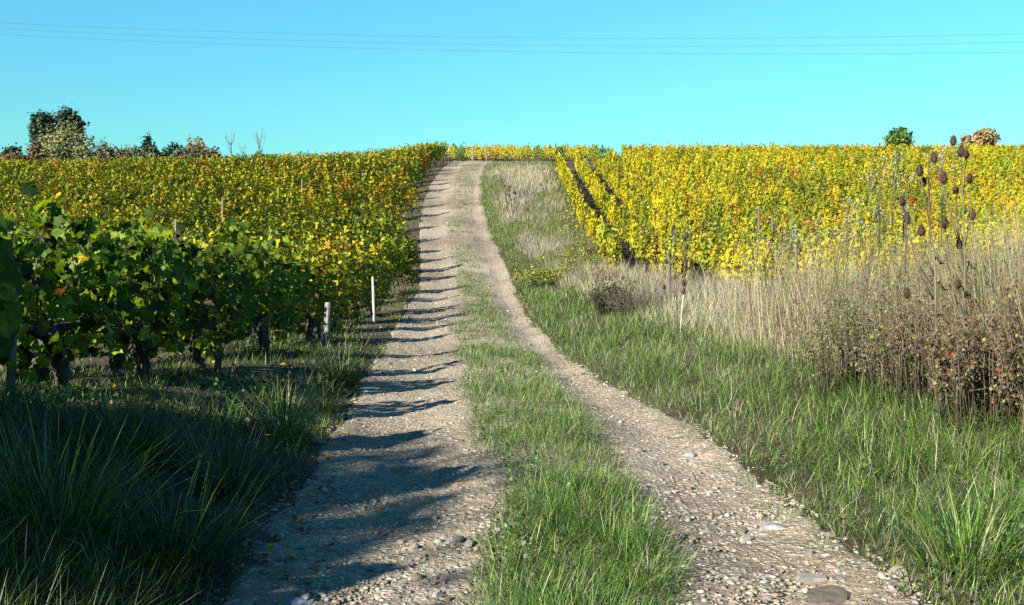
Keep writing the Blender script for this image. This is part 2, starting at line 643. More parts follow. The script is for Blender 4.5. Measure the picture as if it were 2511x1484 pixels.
ty = [-8.0]
while ty[-1] < 79:
    ty.append(ty[-1] + (0.3 if ty[-1] < 3 else max(.035, .035 * (ty[-1] / 6) ** 1.3)))
ty = np.array(ty)
S = np.linspace(0, 1, 110)
SS, TY = np.meshgrid(S, ty)
A = np.interp(TY, _TK[:, 0], _TK[:, 1]) - .15 + .16 * (vnoise(TY * .9, TY * 0, 3) - .5)
B = np.interp(TY, _TK[:, 0], _TK[:, 2]) + .15 + .16 * (vnoise(TY * .9, TY * 0, 4) - .5)
TX = A + (B - A) * SS
fine = .022 * (fbm(TX * 4, TY * 4, 7) - .5) + .016 * (vnoise(TX * 11, TY * 11, 8) - .5) + .010 * (vnoise(TX * 22, TY * 22, 9) - .5)
TZ = gz(TX, TY) + .008 + fine - .09 * (1 - smooth(np.minimum(SS, 1 - SS) / .06))
idx = np.arange(TX.size).reshape(TX.shape)
Q = np.stack([idx[:-1, :-1], idx[:-1, 1:], idx[1:, 1:], idx[1:, :-1]], -1).reshape(-1, 4)
track = link('dirt_track', mesh_np('dirt_track', np.stack([TX, TY, TZ], -1), Q, M['track'], None, True))
tag(track, 'pale stony dirt track with two wheel ruts climbing the hill', kind='structure')

# ------------------------------------------------------------------ vines: leaf clouds
DG, GR, LM, OL, YE, GO, OR, RD, BR = (.028, .064, .008), (.11, .19, .015), (.30, .385, .022), (.42, .37, .026), (.70, .54, .018), (.62, .36, .022), (.52, .16, .02), (.26, .04, .02), (.13, .065, .028)
PAL = {
    'green': [(DG, 2.2), (GR, 5), (LM, 4), (YE, .25), (BR, .35)],
    'olive': [(DG, .8), (GR, 2.8), (OL, 4.5), (LM, 2.4), (YE, .9), (GO, .6), (BR, .5)],
    'mixed': [(GR, 1.8), (OL, 3.2), (LM, 2.8), (YE, 2.0), (GO, .7), (OR, .3), (DG, .5)],
    'yellow': [(YE, 5.5), (LM, 2.6), (GO, .8), (OL, 1.0), (GR, .9)],
    'orange': [(OR, 3), (GO, 2.2), (RD, 1.2), (YE, 1), (OL, 1.5), (GR, .8)],
    'red': [(RD, 4), (OR, 2), (BR, 1.5), (OL, 1)],
}


def vine_cloud(n, L=1.08, z0=.34, z1=1.18, w=.30, shoots=3, wild=.40):
    """positions, normals and tip directions of n leaves of one vine (row along local x)"""
    ns = shoots * 5
    m = n - ns
    x = rng.uniform(-L / 2, L / 2, m)
    b = rng.beta(1.25, 1.05, m)
    top = z1 + .09 * np.sin(x * 5 + rng.uniform(0, 6)) + .05 * rng.standard_normal(m)
    z = z0 + .10 * np.sin(x * 7 + rng.uniform(0, 6)) + (top - z0) * b
    wz = w * (.62 + .5 * np.sin(np.pi * np.clip(b, .05, .95)) - .22 * b)
    s = np.where(rng.random(m) < .5, -1, 1)
    y = s * wz * np.sqrt(rng.uniform(.12, 1.1, m))
    N = np.stack([.15 * rng.standard_normal(m), s * 1.0, .25 + .9 * (b > .85)], -1)
    P = np.stack([x, y, z], -1)
    if ns:
        sx = np.repeat(rng.uniform(-L / 2, L / 2, shoots), 5)
        h = np.tile(np.linspace(.0, 1, 5), shoots) * np.repeat(rng.uniform(.12, .34, shoots), 5)
        a = np.repeat(rng.uniform(-.5, .5, shoots), 5)
        c = np.repeat(rng.uniform(-.4, .4, shoots), 5)
        P = np.concatenate([P, np.stack([sx + a * h + .03 * rng.standard_normal(ns), c * h + .04 * rng.standard_normal(ns), z1 + h], -1)])
        N = np.concatenate([N, np.stack([rng.standard_normal(ns), rng.standard_normal(ns), .3 + 0 * h], -1)])
    k = len(P)
    N = N / np.linalg.norm(N, axis=1)[:, None] + wild * rng.standard_normal((k, 3))
    Tp = np.array([[0, 0, -1.]]) + .55 * rng.standard_normal((k, 3))
    return P, frames(N, Tp)


def trunk_mesh(i, canes=4):
    p = Parts()
    lean = rng.uniform(-.12, .12, 2)
    h = rng.uniform(.38, .48)
    zz = np.linspace(-.10, h, 8)
    pts = np.stack([lean[0] * zz / h + .035 * np.sin(zz * 11 + i), lean[1] * zz / h + .03 * np.cos(zz * 9 + i), zz], -1)
    p.tube(pts, np.linspace(.068, .045, 8) * rng.uniform(.9, 1.2) * (1 + .25 * np.sin(np.arange(8) * 2.1 + i)), 8, wob=.13)
    hd = pts[-1]
    for s in (-1, 1):
        q = np.array([hd - [0, 0, .03], hd + [s * .10, .01, .03], hd + [s * .24, -.01, .05], hd + [s * .36, .0, .03]])
        p.tube(q, [.042, .034, .024, .015], 6, wob=.12)
    for j in range(canes):
        a = np.array([hd[0] + rng.uniform(-.35, .35), hd[1] * .5, h + .03])
        d = np.array([rng.uniform(-.2, .2), rng.uniform(-.12, .12), 0])
        p.tube([a, a + d * .4 + [0, 0, .28], a + d + [0, 0, .68]], [.007, .006, .004], 4)
    return p.mesh('vine_trunk', M['bark'], True)


TRUNKS = [trunk_mesh(i) for i in range(5)]

# positions of the vines, left field: rows run down to the left from the track edge
RA = math.radians(55)
rd = np.array([-math.cos(RA), -math.sin(RA)])
vines = []          # (x, y, rotation, field, row, number in row)
ROW_ENDS = [-9.4, -7.4, -5.4, -3.4, -1.4, .6, 2.6, 4.6, 6.6, 8.5, 10.2, 11.8, 14.4, 17.2, 19.4, 21.6]
while ROW_ENDS[-1] < 150:
    ROW_ENDS.append(ROW_ENDS[-1] + 2.75 + rng.uniform(-.85, .85))
for row, yk in enumerate(ROW_ENDS):
    x0, y0 = float(xe(yk)), yk
    t = .35 + (rng.uniform(-.3, .8) if yk > 23 else 0)
    k = 0
    while t < 110:
        x, y = x0 + rd[0] * t, y0 + rd[1] * t
        if -4 < y < 84 and x > -.56 * max(y, 0) - 5 and rng.random() > .015:
            vines.append((x + rng.normal(0, .04), y + rng.normal(0, .04), RA + rng.normal(0, .05), 'left', row, k))
        t += 1.0
        k += 1
# right field: rows run straight up the hill
i = 0
while True:
    x0 = 2.75 + 1.12 * i
    if x0 > 44: break
    y = float(ny(x0)) + rng.uniform(.3, .8)
    end = 65 + rng.uniform(-.6, .6) if x0 < 5.5 else (71 + rng.uniform(-1, 1) if x0 < 7.5 else 82)
    j = 0
    while y < end:
        if x0 < .52 * y + 1.2:
            vines.append((x0 + rng.normal(0, .04), y, math.pi / 2 + rng.normal(0, .05), 'right', i, j))
        y += 1.0
        j += 1
    i += 1
# the row along the crest, across the end of the track
x = -5.4
j = 0
while x < 6.6:
    vines.append((x, 79.5 + rng.normal(0, .05), rng.normal(0, .04), 'crest', 0, j))
    vines.append((x + .4, 80.7 + rng.normal(0, .05), rng.normal(0, .04), 'crest', 1, j))
    x += .82
    j += 1


def vine_class(x, y, f):
    n1 = float(fbm(x * .16, y * .13, 21))
    n2 = float(vnoise(x * .8, y * .8, 25))
    r = random.random()
    if f == 'left':
        if n2 > .84 and y > 15: return 'red' if r < .12 else 'orange'
        if y < 16: return 'green' if r < .85 else 'olive'
        if n1 > .48: return 'mixed' if r < .62 else ('olive' if r < .92 else 'yellow')
        return 'olive' if r < .7 else ('mixed' if r < .9 else 'green')
    if f == 'crest':
        return ['yellow', 'olive', 'yellow', 'green', 'yellow', 'yellow', 'green', 'yellow', 'orange', 'yellow'][int(x + 60) % 10]
    if n2 > .93: return 'orange' if r < .7 else 'red'
    if n1 > .54: return 'olive' if r < .5 else 'mixed'
    if n1 > .45: return 'mixed' if r < .7 else 'yellow'
    return 'yellow' if r < .82 else 'mixed'


vines = [v + (vine_class(v[0], v[1], v[3]),) for v in vines]


def dist(v): return math.hypot(v[0], v[1])
def in_view(v, m=.50): return v[1] > 1.5 and abs(v[0]) < m * v[1]


left_in = sorted([v for v in vines if v[3] == 'left' and in_view(v)], key=dist)
right_in = sorted([v for v in vines if v[3] == 'right' and in_view(v)], key=dist)
crest_in = [v for v in vines if v[3] == 'crest' and v[4] == 0]
singles = left_in[:165] + right_in[:110] + crest_in
chosen = {v[:2] for v in singles}
print('vines', len(vines), len(left_in), len(right_in))

# shared leaf meshes for the single vines: a few per colour class and level of detail
CLOUDS = {}


def cloud_mesh(cls, lod, i):
    key = (cls, lod, i)
    if key not in CLOUDS:
        n = {0: 400, 1: 430, 2: 400, 3: 430, 4: 360}[lod]
        P, R = vine_cloud(n, w=.12, z0=.18, z1=.99, shoots=1) if lod in (3, 4) else vine_cloud(n, w=.22, z0=.24, z1=1.2, wild=.34)
        size = {0: .056, 1: .054, 2: .054, 3: .052, 4: .054}[lod] * rng.uniform(.65, 1.35, n)
        tpl = {0: LEAF_NEAR, 1: LEAF_MID, 2: LEAF_SIX, 3: LEAF_MID, 4: LEAF_SIX}[lod]
        V, T, cc = scatter(tpl, P, R, size, vine_pal(PAL[cls], n))
        CLOUDS[key] = mesh_np('vine_leaves', V, T, M['leaf'], cc)
    return CLOUDS[key]


LEAFMESH = {}


def leaf_mesh(c):
    key = tuple(c)
    if key not in LEAFMESH:
        LEAFMESH[key] = []
        for v in range(5):
            V = LEAF_NEAR[0].copy()
            V[:, 0] *= rng.uniform(.9, 1.1)
            V[:, 2] = V[:, 2] * rng.uniform(.3, 2.0) + .25 * V[:, 0] * V[:, 1] * rng.uniform(-1, 1) - .25 * V[:, 1] ** 2 * rng.uniform(-.3, 1.2) + .03 * rng.standard_normal(len(V))
            cc = np.clip(np.array(c) * rng.uniform(.8, 1.2), 0, .8) * ALB
            LEAFMESH[key].append(mesh_np('vine_leaf', V, LEAF_NEAR[1], M['leaf_near'], np.broadcast_to(cc, V.shape), False))
    return random.choice(LEAFMESH[key])


WORD = {'green': 'green leaved', 'olive': 'olive green', 'mixed': 'yellow-green', 'yellow': 'golden yellow', 'orange': 'orange leaved', 'red': 'dark red'}
ORD = ['', 'first', 'second', 'third', 'fourth', 'fifth', 'sixth', 'seventh', 'eighth', 'ninth', 'tenth', 'eleventh', 'twelfth', 'thirteenth', 'fourteenth', 'fifteenth', 'sixteenth', 'seventeenth', 'eighteenth', 'nineteenth', 'twentieth']
END_LABEL = {9: 'grapevine with big sunlit leaves ending the nearest row', 10: 'grapevine ending the second nearest row, before the short stake', 11: 'grapevine at the row end with the short broken stake',
             12: 'grapevine at a row end between short stake and thick grey post', 13: 'grapevine at the row end with the thick weathered post',
             14: 'grapevine at the row end between thick grey post and slim white post', 15: 'grapevine at the row end with the slim white post'}
ROW_LABEL = {9: 'nearest to the viewer', 10: 'second nearest to the viewer', 11: 'ending at the short stake', 12: 'between short stake and thick grey post', 13: 'ending at the thick weathered post',
             14: 'between thick grey post and slim white post', 15: 'ending at the slim white post'}
n_leafed = 0
near_log = []
for v in singles:
    x, y, rz, f, row, num, cls = v
    d = dist(v)
    rz2 = rz + (math.pi if random.random() < .5 else 0)
    if f == 'left':
        grp = 'grapevines in the rows left of the track'
        k = row - 15
        if num == 0 and row in END_LABEL: lab = f'{WORD[cls]} {END_LABEL[row]}'
        elif num == 0 and 0 < k < 16: lab = f'{WORD[cls]} grapevine at the track end of the {ORD[k]} row beyond the slim white post'
        elif num < 4 and row in ROW_LABEL: lab = f'{WORD[cls]} grapevine, {ORD[num + 1]} plant of the row {ROW_LABEL[row]}'
        elif num < 4 and 0 < k < 16: lab = f'{WORD[cls]} grapevine, {ORD[num + 1]} plant of the {ORD[k]} row beyond the slim white post'
        else: lab = f'{WORD[cls]} grapevine deep inside the rows left of the track'
    elif f == 'right':
        grp = 'grapevines in the rows right of the track'
        if num < 10 and row < 14: lab = f'{WORD[cls]} grapevine, {ORD[num + 1]} plant of the {ORD[row + 1]} row right of the dry bank'
        else: lab = f'{WORD[cls]} grapevine farther along the rows right of the dry bank'
    else:
        grp = 'grapevines in the row along the crest'
        lab = f'{WORD[cls]} grapevine in the row across the top of the track'
        if x < 6: lab = f'{WORD[cls]} grapevine, {ORD[num + 1]} from the left in the row across the track top'
    t = thing('grapevine', lab, 'grapevine', (x, y, float(gz(x, y))), rz2, grp, (rng.uniform(.82, 1.16) if num == 0 and f == 'left' and d > 18 else 1.0) * (1.10 if d < 13 else 1.04) if f == 'left' and d < 24 else (.86 if f == 'crest' else 1.0))
    if y < 45 or f == 'crest':
        link('trunk', random.choice(TRUNKS), t)
    if f == 'left' and d < 12 and x > -.5 * y and n_leafed < 8:
        NL = 298
        P, R = vine_cloud(NL, shoots=2, w=.27, z0=.22, wild=.75)
        sz = .056 * rng.uniform(.6, 1.35, NL)
        w = np.array([q for _, q in PAL[cls]], float)
        ci = rng.choice(len(w), NL, p=w / w.sum())
        for a in range(NL):
            o = link('leaf', leaf_mesh(PAL[cls][ci[a]][0]), t)
            m4 = Matrix([[*(R[a][r] * sz[a]), P[a][r]] for r in range(3)] + [[0, 0, 0, 1]])
            o.matrix_local = m4
        n_leafed += 1
        near_log.append((round(x, 2), round(y, 2), row, num, round(1255 + 2650 * x / y)))
    else:
        link('leaves', cloud_mesh(cls, (3 if d < 26 else 4) if f == 'right' else (0 if d < 15 else (1 if d < 24 or f == 'crest' else 2)), random.randrange(5)), t)
print('LEAFED', n_leafed, near_log)

for f, lab in (('left', 'autumn vine rows covering the hillside left of the track'), ('right', 'yellow vine rows covering the hillside right of the track')):
    out, trk = [], Parts()
    for v in vines:
        if (v[3] == 'left') != (f == 'left') or v[:2] in chosen: continue
        x, y, rz, _, row, num, cls = v
        d = dist(v)
        seen = in_view(v, .54)
        n, s, tpl = (300, .060, LEAF_SIX) if (d < 26) else ((260, .060, LEAF_FAR) if d < 50 else (190, .070, LEAF_FAR))
        if not seen: n, s, tpl = (280 if y < 12 else 120), .10, LEAF_FAR
        P, R = vine_cloud(n, wild=.30, **(dict(w=.12, z0=.18, z1=.99, shoots=1) if f == 'right' else dict(w=.17, z1=1.2, shoots=2)))
        c_, s_ = math.cos(rz), math.sin(rz)
        Rz = np.array([[c_, -s_, 0], [s_, c_, 0], [0, 0, 1.]])
        P = P @ Rz.T + np.array([x, y, float(gz(x, y))])
        R = np.einsum('ij,kjl->kil', Rz, R)
        out.append(scatter(tpl, P, R, s * rng.uniform(.65, 1.35, n), vine_pal(PAL[cls], n, .55)))
        if d < 45 or num == 0:
            z = float(gz(x, y))
            trk.tube([[x, y, z - .1], [x + .04, y, z + .25], [x, y + .03, z + .55]], [.05, .045, .035], 4, (.10, .08, .065))
    V, T, cc = join(out + [(np.concatenate(trk.V), np.concatenate(trk.T), np.concatenate(trk.Cc))])
    o = link('distant_grapevines', mesh_np('distant_grapevines', V, T, M['leaf'], cc))
    tag(o, lab, 'vineyard', kind='stuff')

# ------------------------------------------------------------------ posts
def post_mesh(h, r, m, k=6, square=False):
    p = Parts()
    kk = 4 if square else k
    p.tube([[0, 0, -.25], [.0, 0, h * .3], [.006, 0, h * .97], [.006, 0, h]], [r * 1.08, r, r * .95, r * .8], kk, wob=.04)
    return p.mesh('vineyard_post', m)


def post(px, py, h, r, m, lab, tilt=0, Y=None, square=False, group=None):
    if Y is None:
        x, Y = ground_at(px, py)
    else:
        x = at(px, py, Y).x
    o = link('vineyard_post', post_mesh(h, r, m, square=square))
    o.location = (x, Y, float(gz(x, Y)))
    o.rotation_euler = (rng.normal(0, .02), tilt, rng.uniform(0, 3))
    tag(o, lab, 'post', group)
    return o


post(25, 970, .98, .034, M['post'], 'pale post half hidden by leaves, leftmost in the nearest vine row', .05, 7.75)
post(532, 945, .24, .04, M['bark'], 'short broken grey stake beside the vine trunks', .10, 11.0)
post(800, 850, .66, .052, M['post'], 'thick weathered grey post under yellow leaves at a row end', .06, 16.5)
post(784, 838, .75, .035, M['oldpost'], 'thinner grey stake just behind the thick weathered post', -.05, 17.0)
post(918, 786, .92, .030, M['paint'], 'slim white post leaning at the end of a left vine row', .07, 21.0)
post(1100, 402, 1.05, .04, M['paint'], 'white post at the top left corner of the track', 0, 75.5)
post(1160, 400, 1.12, .045, M['post'], 'grey post facing the middle of the track end', 0, 78.7)
post(1193, 400, 1.12, .05, M['post'], 'pale post at the right of the track end', 0, 78.7)
for k, (px, py, Y, lab) in enumerate([
        (1650, 575, 25.2, 'grey post among yellow vines above the thicket, behind the small teasels'),
        (1643, 640, 23.0, 'short grey post with a yellow leaf on top in front of the right vines'),
        (1840, 400, 57, 'dark stake standing in the upper yellow rows, left of the twin stakes'),
        (1908, 415, 53, 'pale stake between yellow vines just below the dark stake'),
        (1990, 405, 55, 'left of two twin stakes in a bare gap of the yellow vines'),
        (1998, 398, 56.4, 'right of two twin stakes in a bare gap of the yellow vines'),
        (1958, 395, 58, 'thin stake just left of the twin stakes'),
        (1862, 512, 33, 'grey stake in the middle of the yellow vines'),
        (1895, 530, 31, 'grey stake low in the yellow vines right of the middle one'),
        (1480, 1e9, 0, '')]):
    if Y == 0: continue
    p3 = at(px, py, Y)
    z = float(gz(p3.x, Y))
    o = link('vineyard_post', post_mesh(max(1.0, p3.z - z + .05), .038, M['oldpost']))
    o.location = (p3.x, Y, z)
    o.rotation_euler = (rng.normal(0, .03), rng.normal(0, .03), rng.uniform(0, 3))
    tag(o, lab, 'post', 'stakes in the right vineyard')
for px, py, Y in ((890, 425, 55), (740, 440, 50), (205, 540, 27), (430, 540, 29), (545, 485, 40)):
    p3 = at(px, py, Y)
    z = float(gz(p3.x, Y))
    o = link('vineyard_post', post_mesh(max(1.1, p3.z - z + .02), .028, M['post']))
    o.location = (p3.x, Y, z)
    tag(o, 'thin pale stake poking out of the left vine rows', 'post', 'stakes in the left vineyard')

for row, nm in ROW_LABEL.items():
    vs = [v for v in vines if v[3] == 'left' and v[4] == row and v[1] > 2]
    for h, wd in ((.55, 'lower'), (.98, 'upper')):
        p = Parts()
        p.tube([[v[0], v[1], float(gz(v[0], v[1])) + h] for v in sorted(vs, key=lambda v: -v[1])[:9]], .0022, 4)
        tag(link('trellis_wire', p.mesh('trellis_wire', M['wire'])), f'{wd} trellis wire along the left vine row {nm}', 'wire', 'trellis wires of the left rows')

# ------------------------------------------------------------------ trees and shrubs
def crown_leaves(lobes, leaf, pl, tpl=LEAF_FAR, clump=.28):
    out = []
    for (cx, cy, cz, rx, ry, rz, n) in lobes:
        k = max(6, n // 26)
        d = rng.standard_normal((k, 3))
        d /= np.linalg.norm(d, axis=1)[:, None]
        cen = d * rng.uniform(.45, 1.0, (k, 1))
        i = rng.integers(0, k, n)
        P = cen[i] + clump * rng.standard_normal((n, 3)) * .75
        N = P / (np.linalg.norm(P, axis=1)[:, None] + 1e-6) + .7 * rng.standard_normal((n, 3)) + np.array([0, 0, .3])
        P = P * np.array([rx, ry, rz]) + np.array([cx, cy, cz])
        bright = (1 + .13 * rng.standard_normal(k))[i][:, None]
        out.append(scatter(tpl, P, frames(N, rng.standard_normal((n, 3)) + np.array([0, 0, -.4])), leaf * rng.uniform(.6, 1.4, n), np.clip((pal(pl, n) * .5 + pal(pl, 400).mean(0) * .5) * bright, .005, .8)))
    return join(out)


def tree(name, lab, cat, x, y, lobes, leaf, pl, trunk_r, limbs=None, group=None, rz=0):
    z = float(gz(x, y))
    t = thing(name, lab, cat, (x, y, z), rz, group)
    p = Parts()
    zc = min(l[2] for l in lobes)
    cx = sum(l[0] for l in lobes) / len(lobes)
    p.tube([[0, 0, -.3], [cx * .3, 0, zc * .5], [cx * .7, 0, zc * 1.0]], [trunk_r * 1.3, trunk_r, trunk_r * .7], 7, wob=.06)
    for l in lobes:
        for q in range(limbs or 4):
            e = np.array(l[:3]) + rng.uniform(-.65, .65, 3) * np.array(l[3:6])
            b = np.array([cx * .5, 0, zc * .7])
            p.tube([b, (b + e) / 2 + rng.normal(0, .1, 3) * l[3], e], [trunk_r * .5, trunk_r * .3, trunk_r * .1], 5)
    link('trunk', p.mesh('trunk', M['treebark'], True), t)
    V, T, cc = crown_leaves(lobes, leaf, pl)
    link('crown', mesh_np('crown', V, T, M['tree'], cc), t)
    return t


def span(px0, px1, pytop, Y):
    a, b = at(px0, pytop, Y), at(px1, pytop, Y)
    return (a.x + b.x) / 2, (b.x - a.x) / 2, a.z


DKG = [((.022, .052, .030), 3), ((.035, .075, .038), 3), ((.055, .095, .04), 1)]
OLV = [((.30, .32, .14), 3), ((.38, .38, .19), 3), ((.22, .25, .10), 2), ((.38, .32, .11), 1)]
BRN = [((.18, .14, .075), 3), ((.24, .16, .08), 2), ((.14, .15, .07), 2)]
RST = [((.28, .14, .06), 3), ((.20, .12, .06), 2), ((.17, .13, .06), 1)]
GGR = [((.12, .15, .07), 3), ((.17, .19, .085), 2), ((.08, .11, .05), 2)]
TAN = [((.46, .29, .12), 3), ((.36, .25, .13), 2), ((.50, .36, .17), 1)]
MGR = [((.08, .17, .035), 3), ((.13, .23, .045), 3), ((.20, .27, .05), 1)]


def far_tree(name, lab, cat, px0, px1, pytop, Y, pl, n, leaf, lob=1, tall=None, trunk_r=.15, group=None, skyline=386, drop=.28):
    cx, hw, ztop = span(px0, px1, pytop, Y)
    z = float(gz(cx, Y))
    H = ztop - z
    vis = max(.6, ztop - at(0, skyline, Y).z)
    lobes = []
    if lob == 1:
        hz = tall or vis * .75 + .3
        lobes = [(0, 0, H - hz, hw * .8, hw * .8, hz * .86, n)]
    else:
        for q in range(lob):
            a = (q + .5) / lob * 2 - 1
            hh = H - vis * (.10 * rng.random() + drop * a * a)
            hz = tall or vis * .7 + .4
            lobes.append((a * hw * .6, rng.uniform(-.3, .3) * hw, hh - hz, hw * 1.3 / lob ** .7, hw * .55, hz * .88, n // lob))
    return tree(name, lab, cat, cx, Y, lobes, leaf, pl, trunk_r, group=group)


far_tree('oak_tree', 'dark green tree, lower left half of the pair on the left skyline', 'tree', 70, 138, 275, 126, DKG, 4200, .18, 1, 2.0, .25)
far_tree('oak_tree', 'tall dark green tree rising right behind the olive willow', 'tree', 130, 206, 267, 127, DKG, 4600, .18, 1, 2.0, .28)
far_tree('willow_tree', 'broad olive willow with feathery outline on the left skyline', 'tree', 82, 245, 291, 118, OLV, 8500, .15, 3, None, .22, None, 386, .62)
far_tree('shrub', 'small dark green shrub at the far left of the skyline', 'shrub', 6, 62, 354, 124, DKG, 1000, .2)
far_tree('shrub', 'low rust coloured shrub under the dark shrub at far left', 'shrub', -40, 70, 374, 114, RST, 1400, .18, 2)
far_tree('shrub', 'rust brown bush at the left foot of the willow', 'shrub', 62, 118, 345, 116, RST, 1200, .17)
far_tree('shrub', 'reddish brown bush just right of the willow', 'shrub', 236, 300, 348, 118, BRN, 1600, .16, 2)
far_tree('shrub', 'thin twiggy brown bush in the middle of the skyline hedge', 'shrub', 290, 345, 350, 118, BRN, 1200, .15, 2)
far_tree('shrub', 'grey green bush below the rounded dark shrub', 'shrub', 320, 405, 355, 115, GGR, 1800, .17, 2)
far_tree('shrub', 'rounded dark green shrub topping the skyline hedge', 'shrub', 340, 385, 333, 118, DKG, 1200, .18)
far_tree('shrub', 'low dark green bush left of the tan shrub', 'shrub', 395, 460, 350, 119, DKG, 1400, .18, 2)
far_tree('shrub', 'olive grey bush in front of the tan shrub', 'shrub', 410, 500, 358, 115, GGR, 1800, .17, 2)
far_tree('shrub', 'tan orange shrub fanning upward out of the hedge', 'shrub', 458, 508, 331, 117, TAN, 1400, .15, 2)
far_tree('shrub', 'low brown bush at the right end of the skyline hedge', 'shrub', 495, 545, 355, 116, BRN, 1200, .16, 2)
far_tree('shrub', 'tiny dark bush at the foot of the right bare sapling', 'shrub', 612, 660, 366, 108, GGR, 600, .15, 2)
far_tree('round_tree', 'round green tree on the right skyline', 'tree', 2172, 2238, 315, 112, MGR, 3600, .17, 1, 1.25, .2, None, 356)
far_tree('tan_tree', 'tan brown tree with thin crown on the right skyline', 'tree', 2380, 2450, 313, 116, TAN, 2200, .15, 3, 1.1, .15, None, 356)
far_tree('tan_tree', 'small tan bushy tree left of the larger tan tree', 'tree', 2354, 2386, 328, 116, TAN, 700, .15, 1, .9, .1, None, 356)


tree('unseen_shade_tree', 'unseen leafy tree that shades the left bank', 'tree', -13.55, -5.7, [(0, 0, 6.3, 2.3, 2.3, 1.8, 2400), (-.2, -.2, 7.3, 1.5, 1.5, 1.2, 1300)], .13, MGR, .2)  # unseen tree, placed behind and left of the camera to shade the foreground


def sapling(px, pytop, Y, lab, nb):
    p3 = at(px, pytop, Y)
    z = float(gz(p3.x, Y))
    H = p3.z - z
    t = thing('bare_sapling', lab, 'sapling', (p3.x, Y, z), 0, 'bare saplings on the skyline')
    p = Parts()
    p.tube([[0, 0, -.2], [.03, 0, H * .4], [0, 0, H * .75]], [.07, .05, .02], 5)
    link('trunk', p.mesh('trunk', M['twig']), t)
    for k in range(nb):
        p = Parts()
        a = rng.uniform(0, 6.28)
        h0 = H * rng.uniform(.35, .7)
        r = rng.uniform(.25, .75)
        e = np.array([r * math.cos(a), r * math.sin(a), H * rng.uniform(.8, 1.0)])
        b = np.array([.02, 0, h0])
        m = b * .5 + e * .5 + np.array([.12 * math.cos(a), .12 * math.sin(a), -.1])
        p.tube([b, m, e], [.03, .018, .008], 4)
        for q in range(2):
            s = m * .5 + e * .5
            p.tube([s, s + np.array([rng.uniform(-.25, .25), rng.uniform(-.2, .2), rng.uniform(.2, .6)])], [.012, .006], 3)
        link('branch', p.mesh('branch', M['twig']), t)


sapling(566, 318, 104, 'bare sapling, left of the two tall ones on the skyline', 8)
sapling(597, 350, 104, 'short bare sapling between the two tall ones', 4)
sapling(635, 312, 104, 'bare sapling, right of the two tall ones on the skyline', 8)

# ------------------------------------------------------------------ overhead wires
for k, (xs, ys, lab) in enumerate([
        ((0, 500, 1800, 2300, 3500, 4000), (90.3, 109.8, 144.3, 150, 144, 131), 'highest of the three thin overhead wires'),
        ((0, 500, 1800, 2300, 3500, 4000), (113, 134, 172.7, 179.7, 175.3, 164), 'middle of the three thin overhead wires'),
        ((0, 500, 1800, 2300, 3500, 4000), (136, 157, 197.5, 206.5, 209.8, 203.4), 'lowest of the three thin overhead wires')]):
    cf = np.polyfit(np.array(xs) / 1000, ys, 2)
    pts = []
    for px in np.linspace(-900, 4900, 40):
        q = at(px * 2511 / 4000, np.polyval(cf, px / 1000) * 2511 / 4000, 45)
        pts.append([q.x, q.y, q.z])
    p = Parts()
    p.tube(pts, .0055, 5)
    tag(link('overhead_wire', p.mesh('overhead_wire', M['wire'], True)), lab, 'wire', 'overhead wires crossing the sky')

# ------------------------------------------------------------------ grasses
G1, G2, G3, G4, ST, ST2, GB = (.060, .130, .016), (.125, .25, .028), (.25, .37, .065), (.040, .085, .030), (.54, .46, .30), (.38, .32, .22), (.13, .105, .08)
PG = {
    'fresh': [(G1, 2.4), (G2, 4), (G3, 3), (G4, 1.2), (ST, .9)],
    'mixed': [(G1, 1.4), (G2, 3.4), (G3, 4), (G4, .6), (ST, 1.6), (ST2, .9)],
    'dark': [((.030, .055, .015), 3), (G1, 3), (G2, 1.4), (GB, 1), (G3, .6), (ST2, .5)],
    'straw': [(ST, 5), (ST2, 2), (G3, .8), ((.66, .59, .43), 2), (GB, .8)],
    'grey': [((.36, .32, .26), 3), ((.20, .16, .12), 1.5), (ST2, 2), (GB, .8), ((.55, .50, .41), 2), (G3, .6)],
    'brown': [(GB, 3), ((.18, .13, .08), 2), (ST2, 2), (G3, 1), ((.16, .07, .035), .8)],
    'weedy': [(G3, 3), (G2, 2), (ST2, 2), (GB, 1)],
}


def sample(n, lo, hi, y0, y1, p=1.0):
    """n spots, denser towards the near end"""
    if p == 1: Y = np.exp(rng.uniform(math.log(y0), math.log(y1), n))
    else: Y = (y0 ** (1 - p) + (y1 ** (1 - p) - y0 ** (1 - p)) * rng.random(n)) ** (1 / (1 - p))
    U = rng.random(n)
    return lo(Y) + (hi(Y) - lo(Y)) * U, Y, U


def tufts(X, Y, per, spread, L, w, pl, lean=.35, bend=.8, z0=0.0):
    k = len(X)
    n = rng.poisson(per, k) + 1
    i = np.repeat(np.arange(k), n)
    m = len(i)
    az = rng.uniform(0, 2 * np.pi, m)
    r = spread * np.sqrt(rng.random(m)) * np.maximum(1, Y[i] / 14)
    x = X[i] + r * np.cos(az)
    y = Y[i] + r * np.sin(az)
    base = np.stack([x, y, gz(x, y) - .012 + z0], -1)
    Lm = np.broadcast_to(L, (k,))[i] * rng.uniform(.45, 1.25, m)
    wd = w * np.maximum(1, Y[i] / 9) ** .85 * rng.uniform(.6, 1.3, m)
    ar = (base, az + rng.normal(0, .5, m), Lm, wd, np.abs(rng.normal(0, lean, m)) + .25 * lean, np.abs(rng.normal(.35, .5, m)) * bend, pal(pl, m))
    close = base[:, 1] < 9.5
    return join([blades(*[q[close] for q in ar], segs=3), blades(*[q[~close] for q in ar], segs=2)])


def stuff(name, lab, lst, m):
    V, T, cc = join(lst)
    o = link(name, mesh_np(name, V, T, m, cc))
    return tag(o, lab, 'grass' if 'grass' in name else None, kind='stuff')


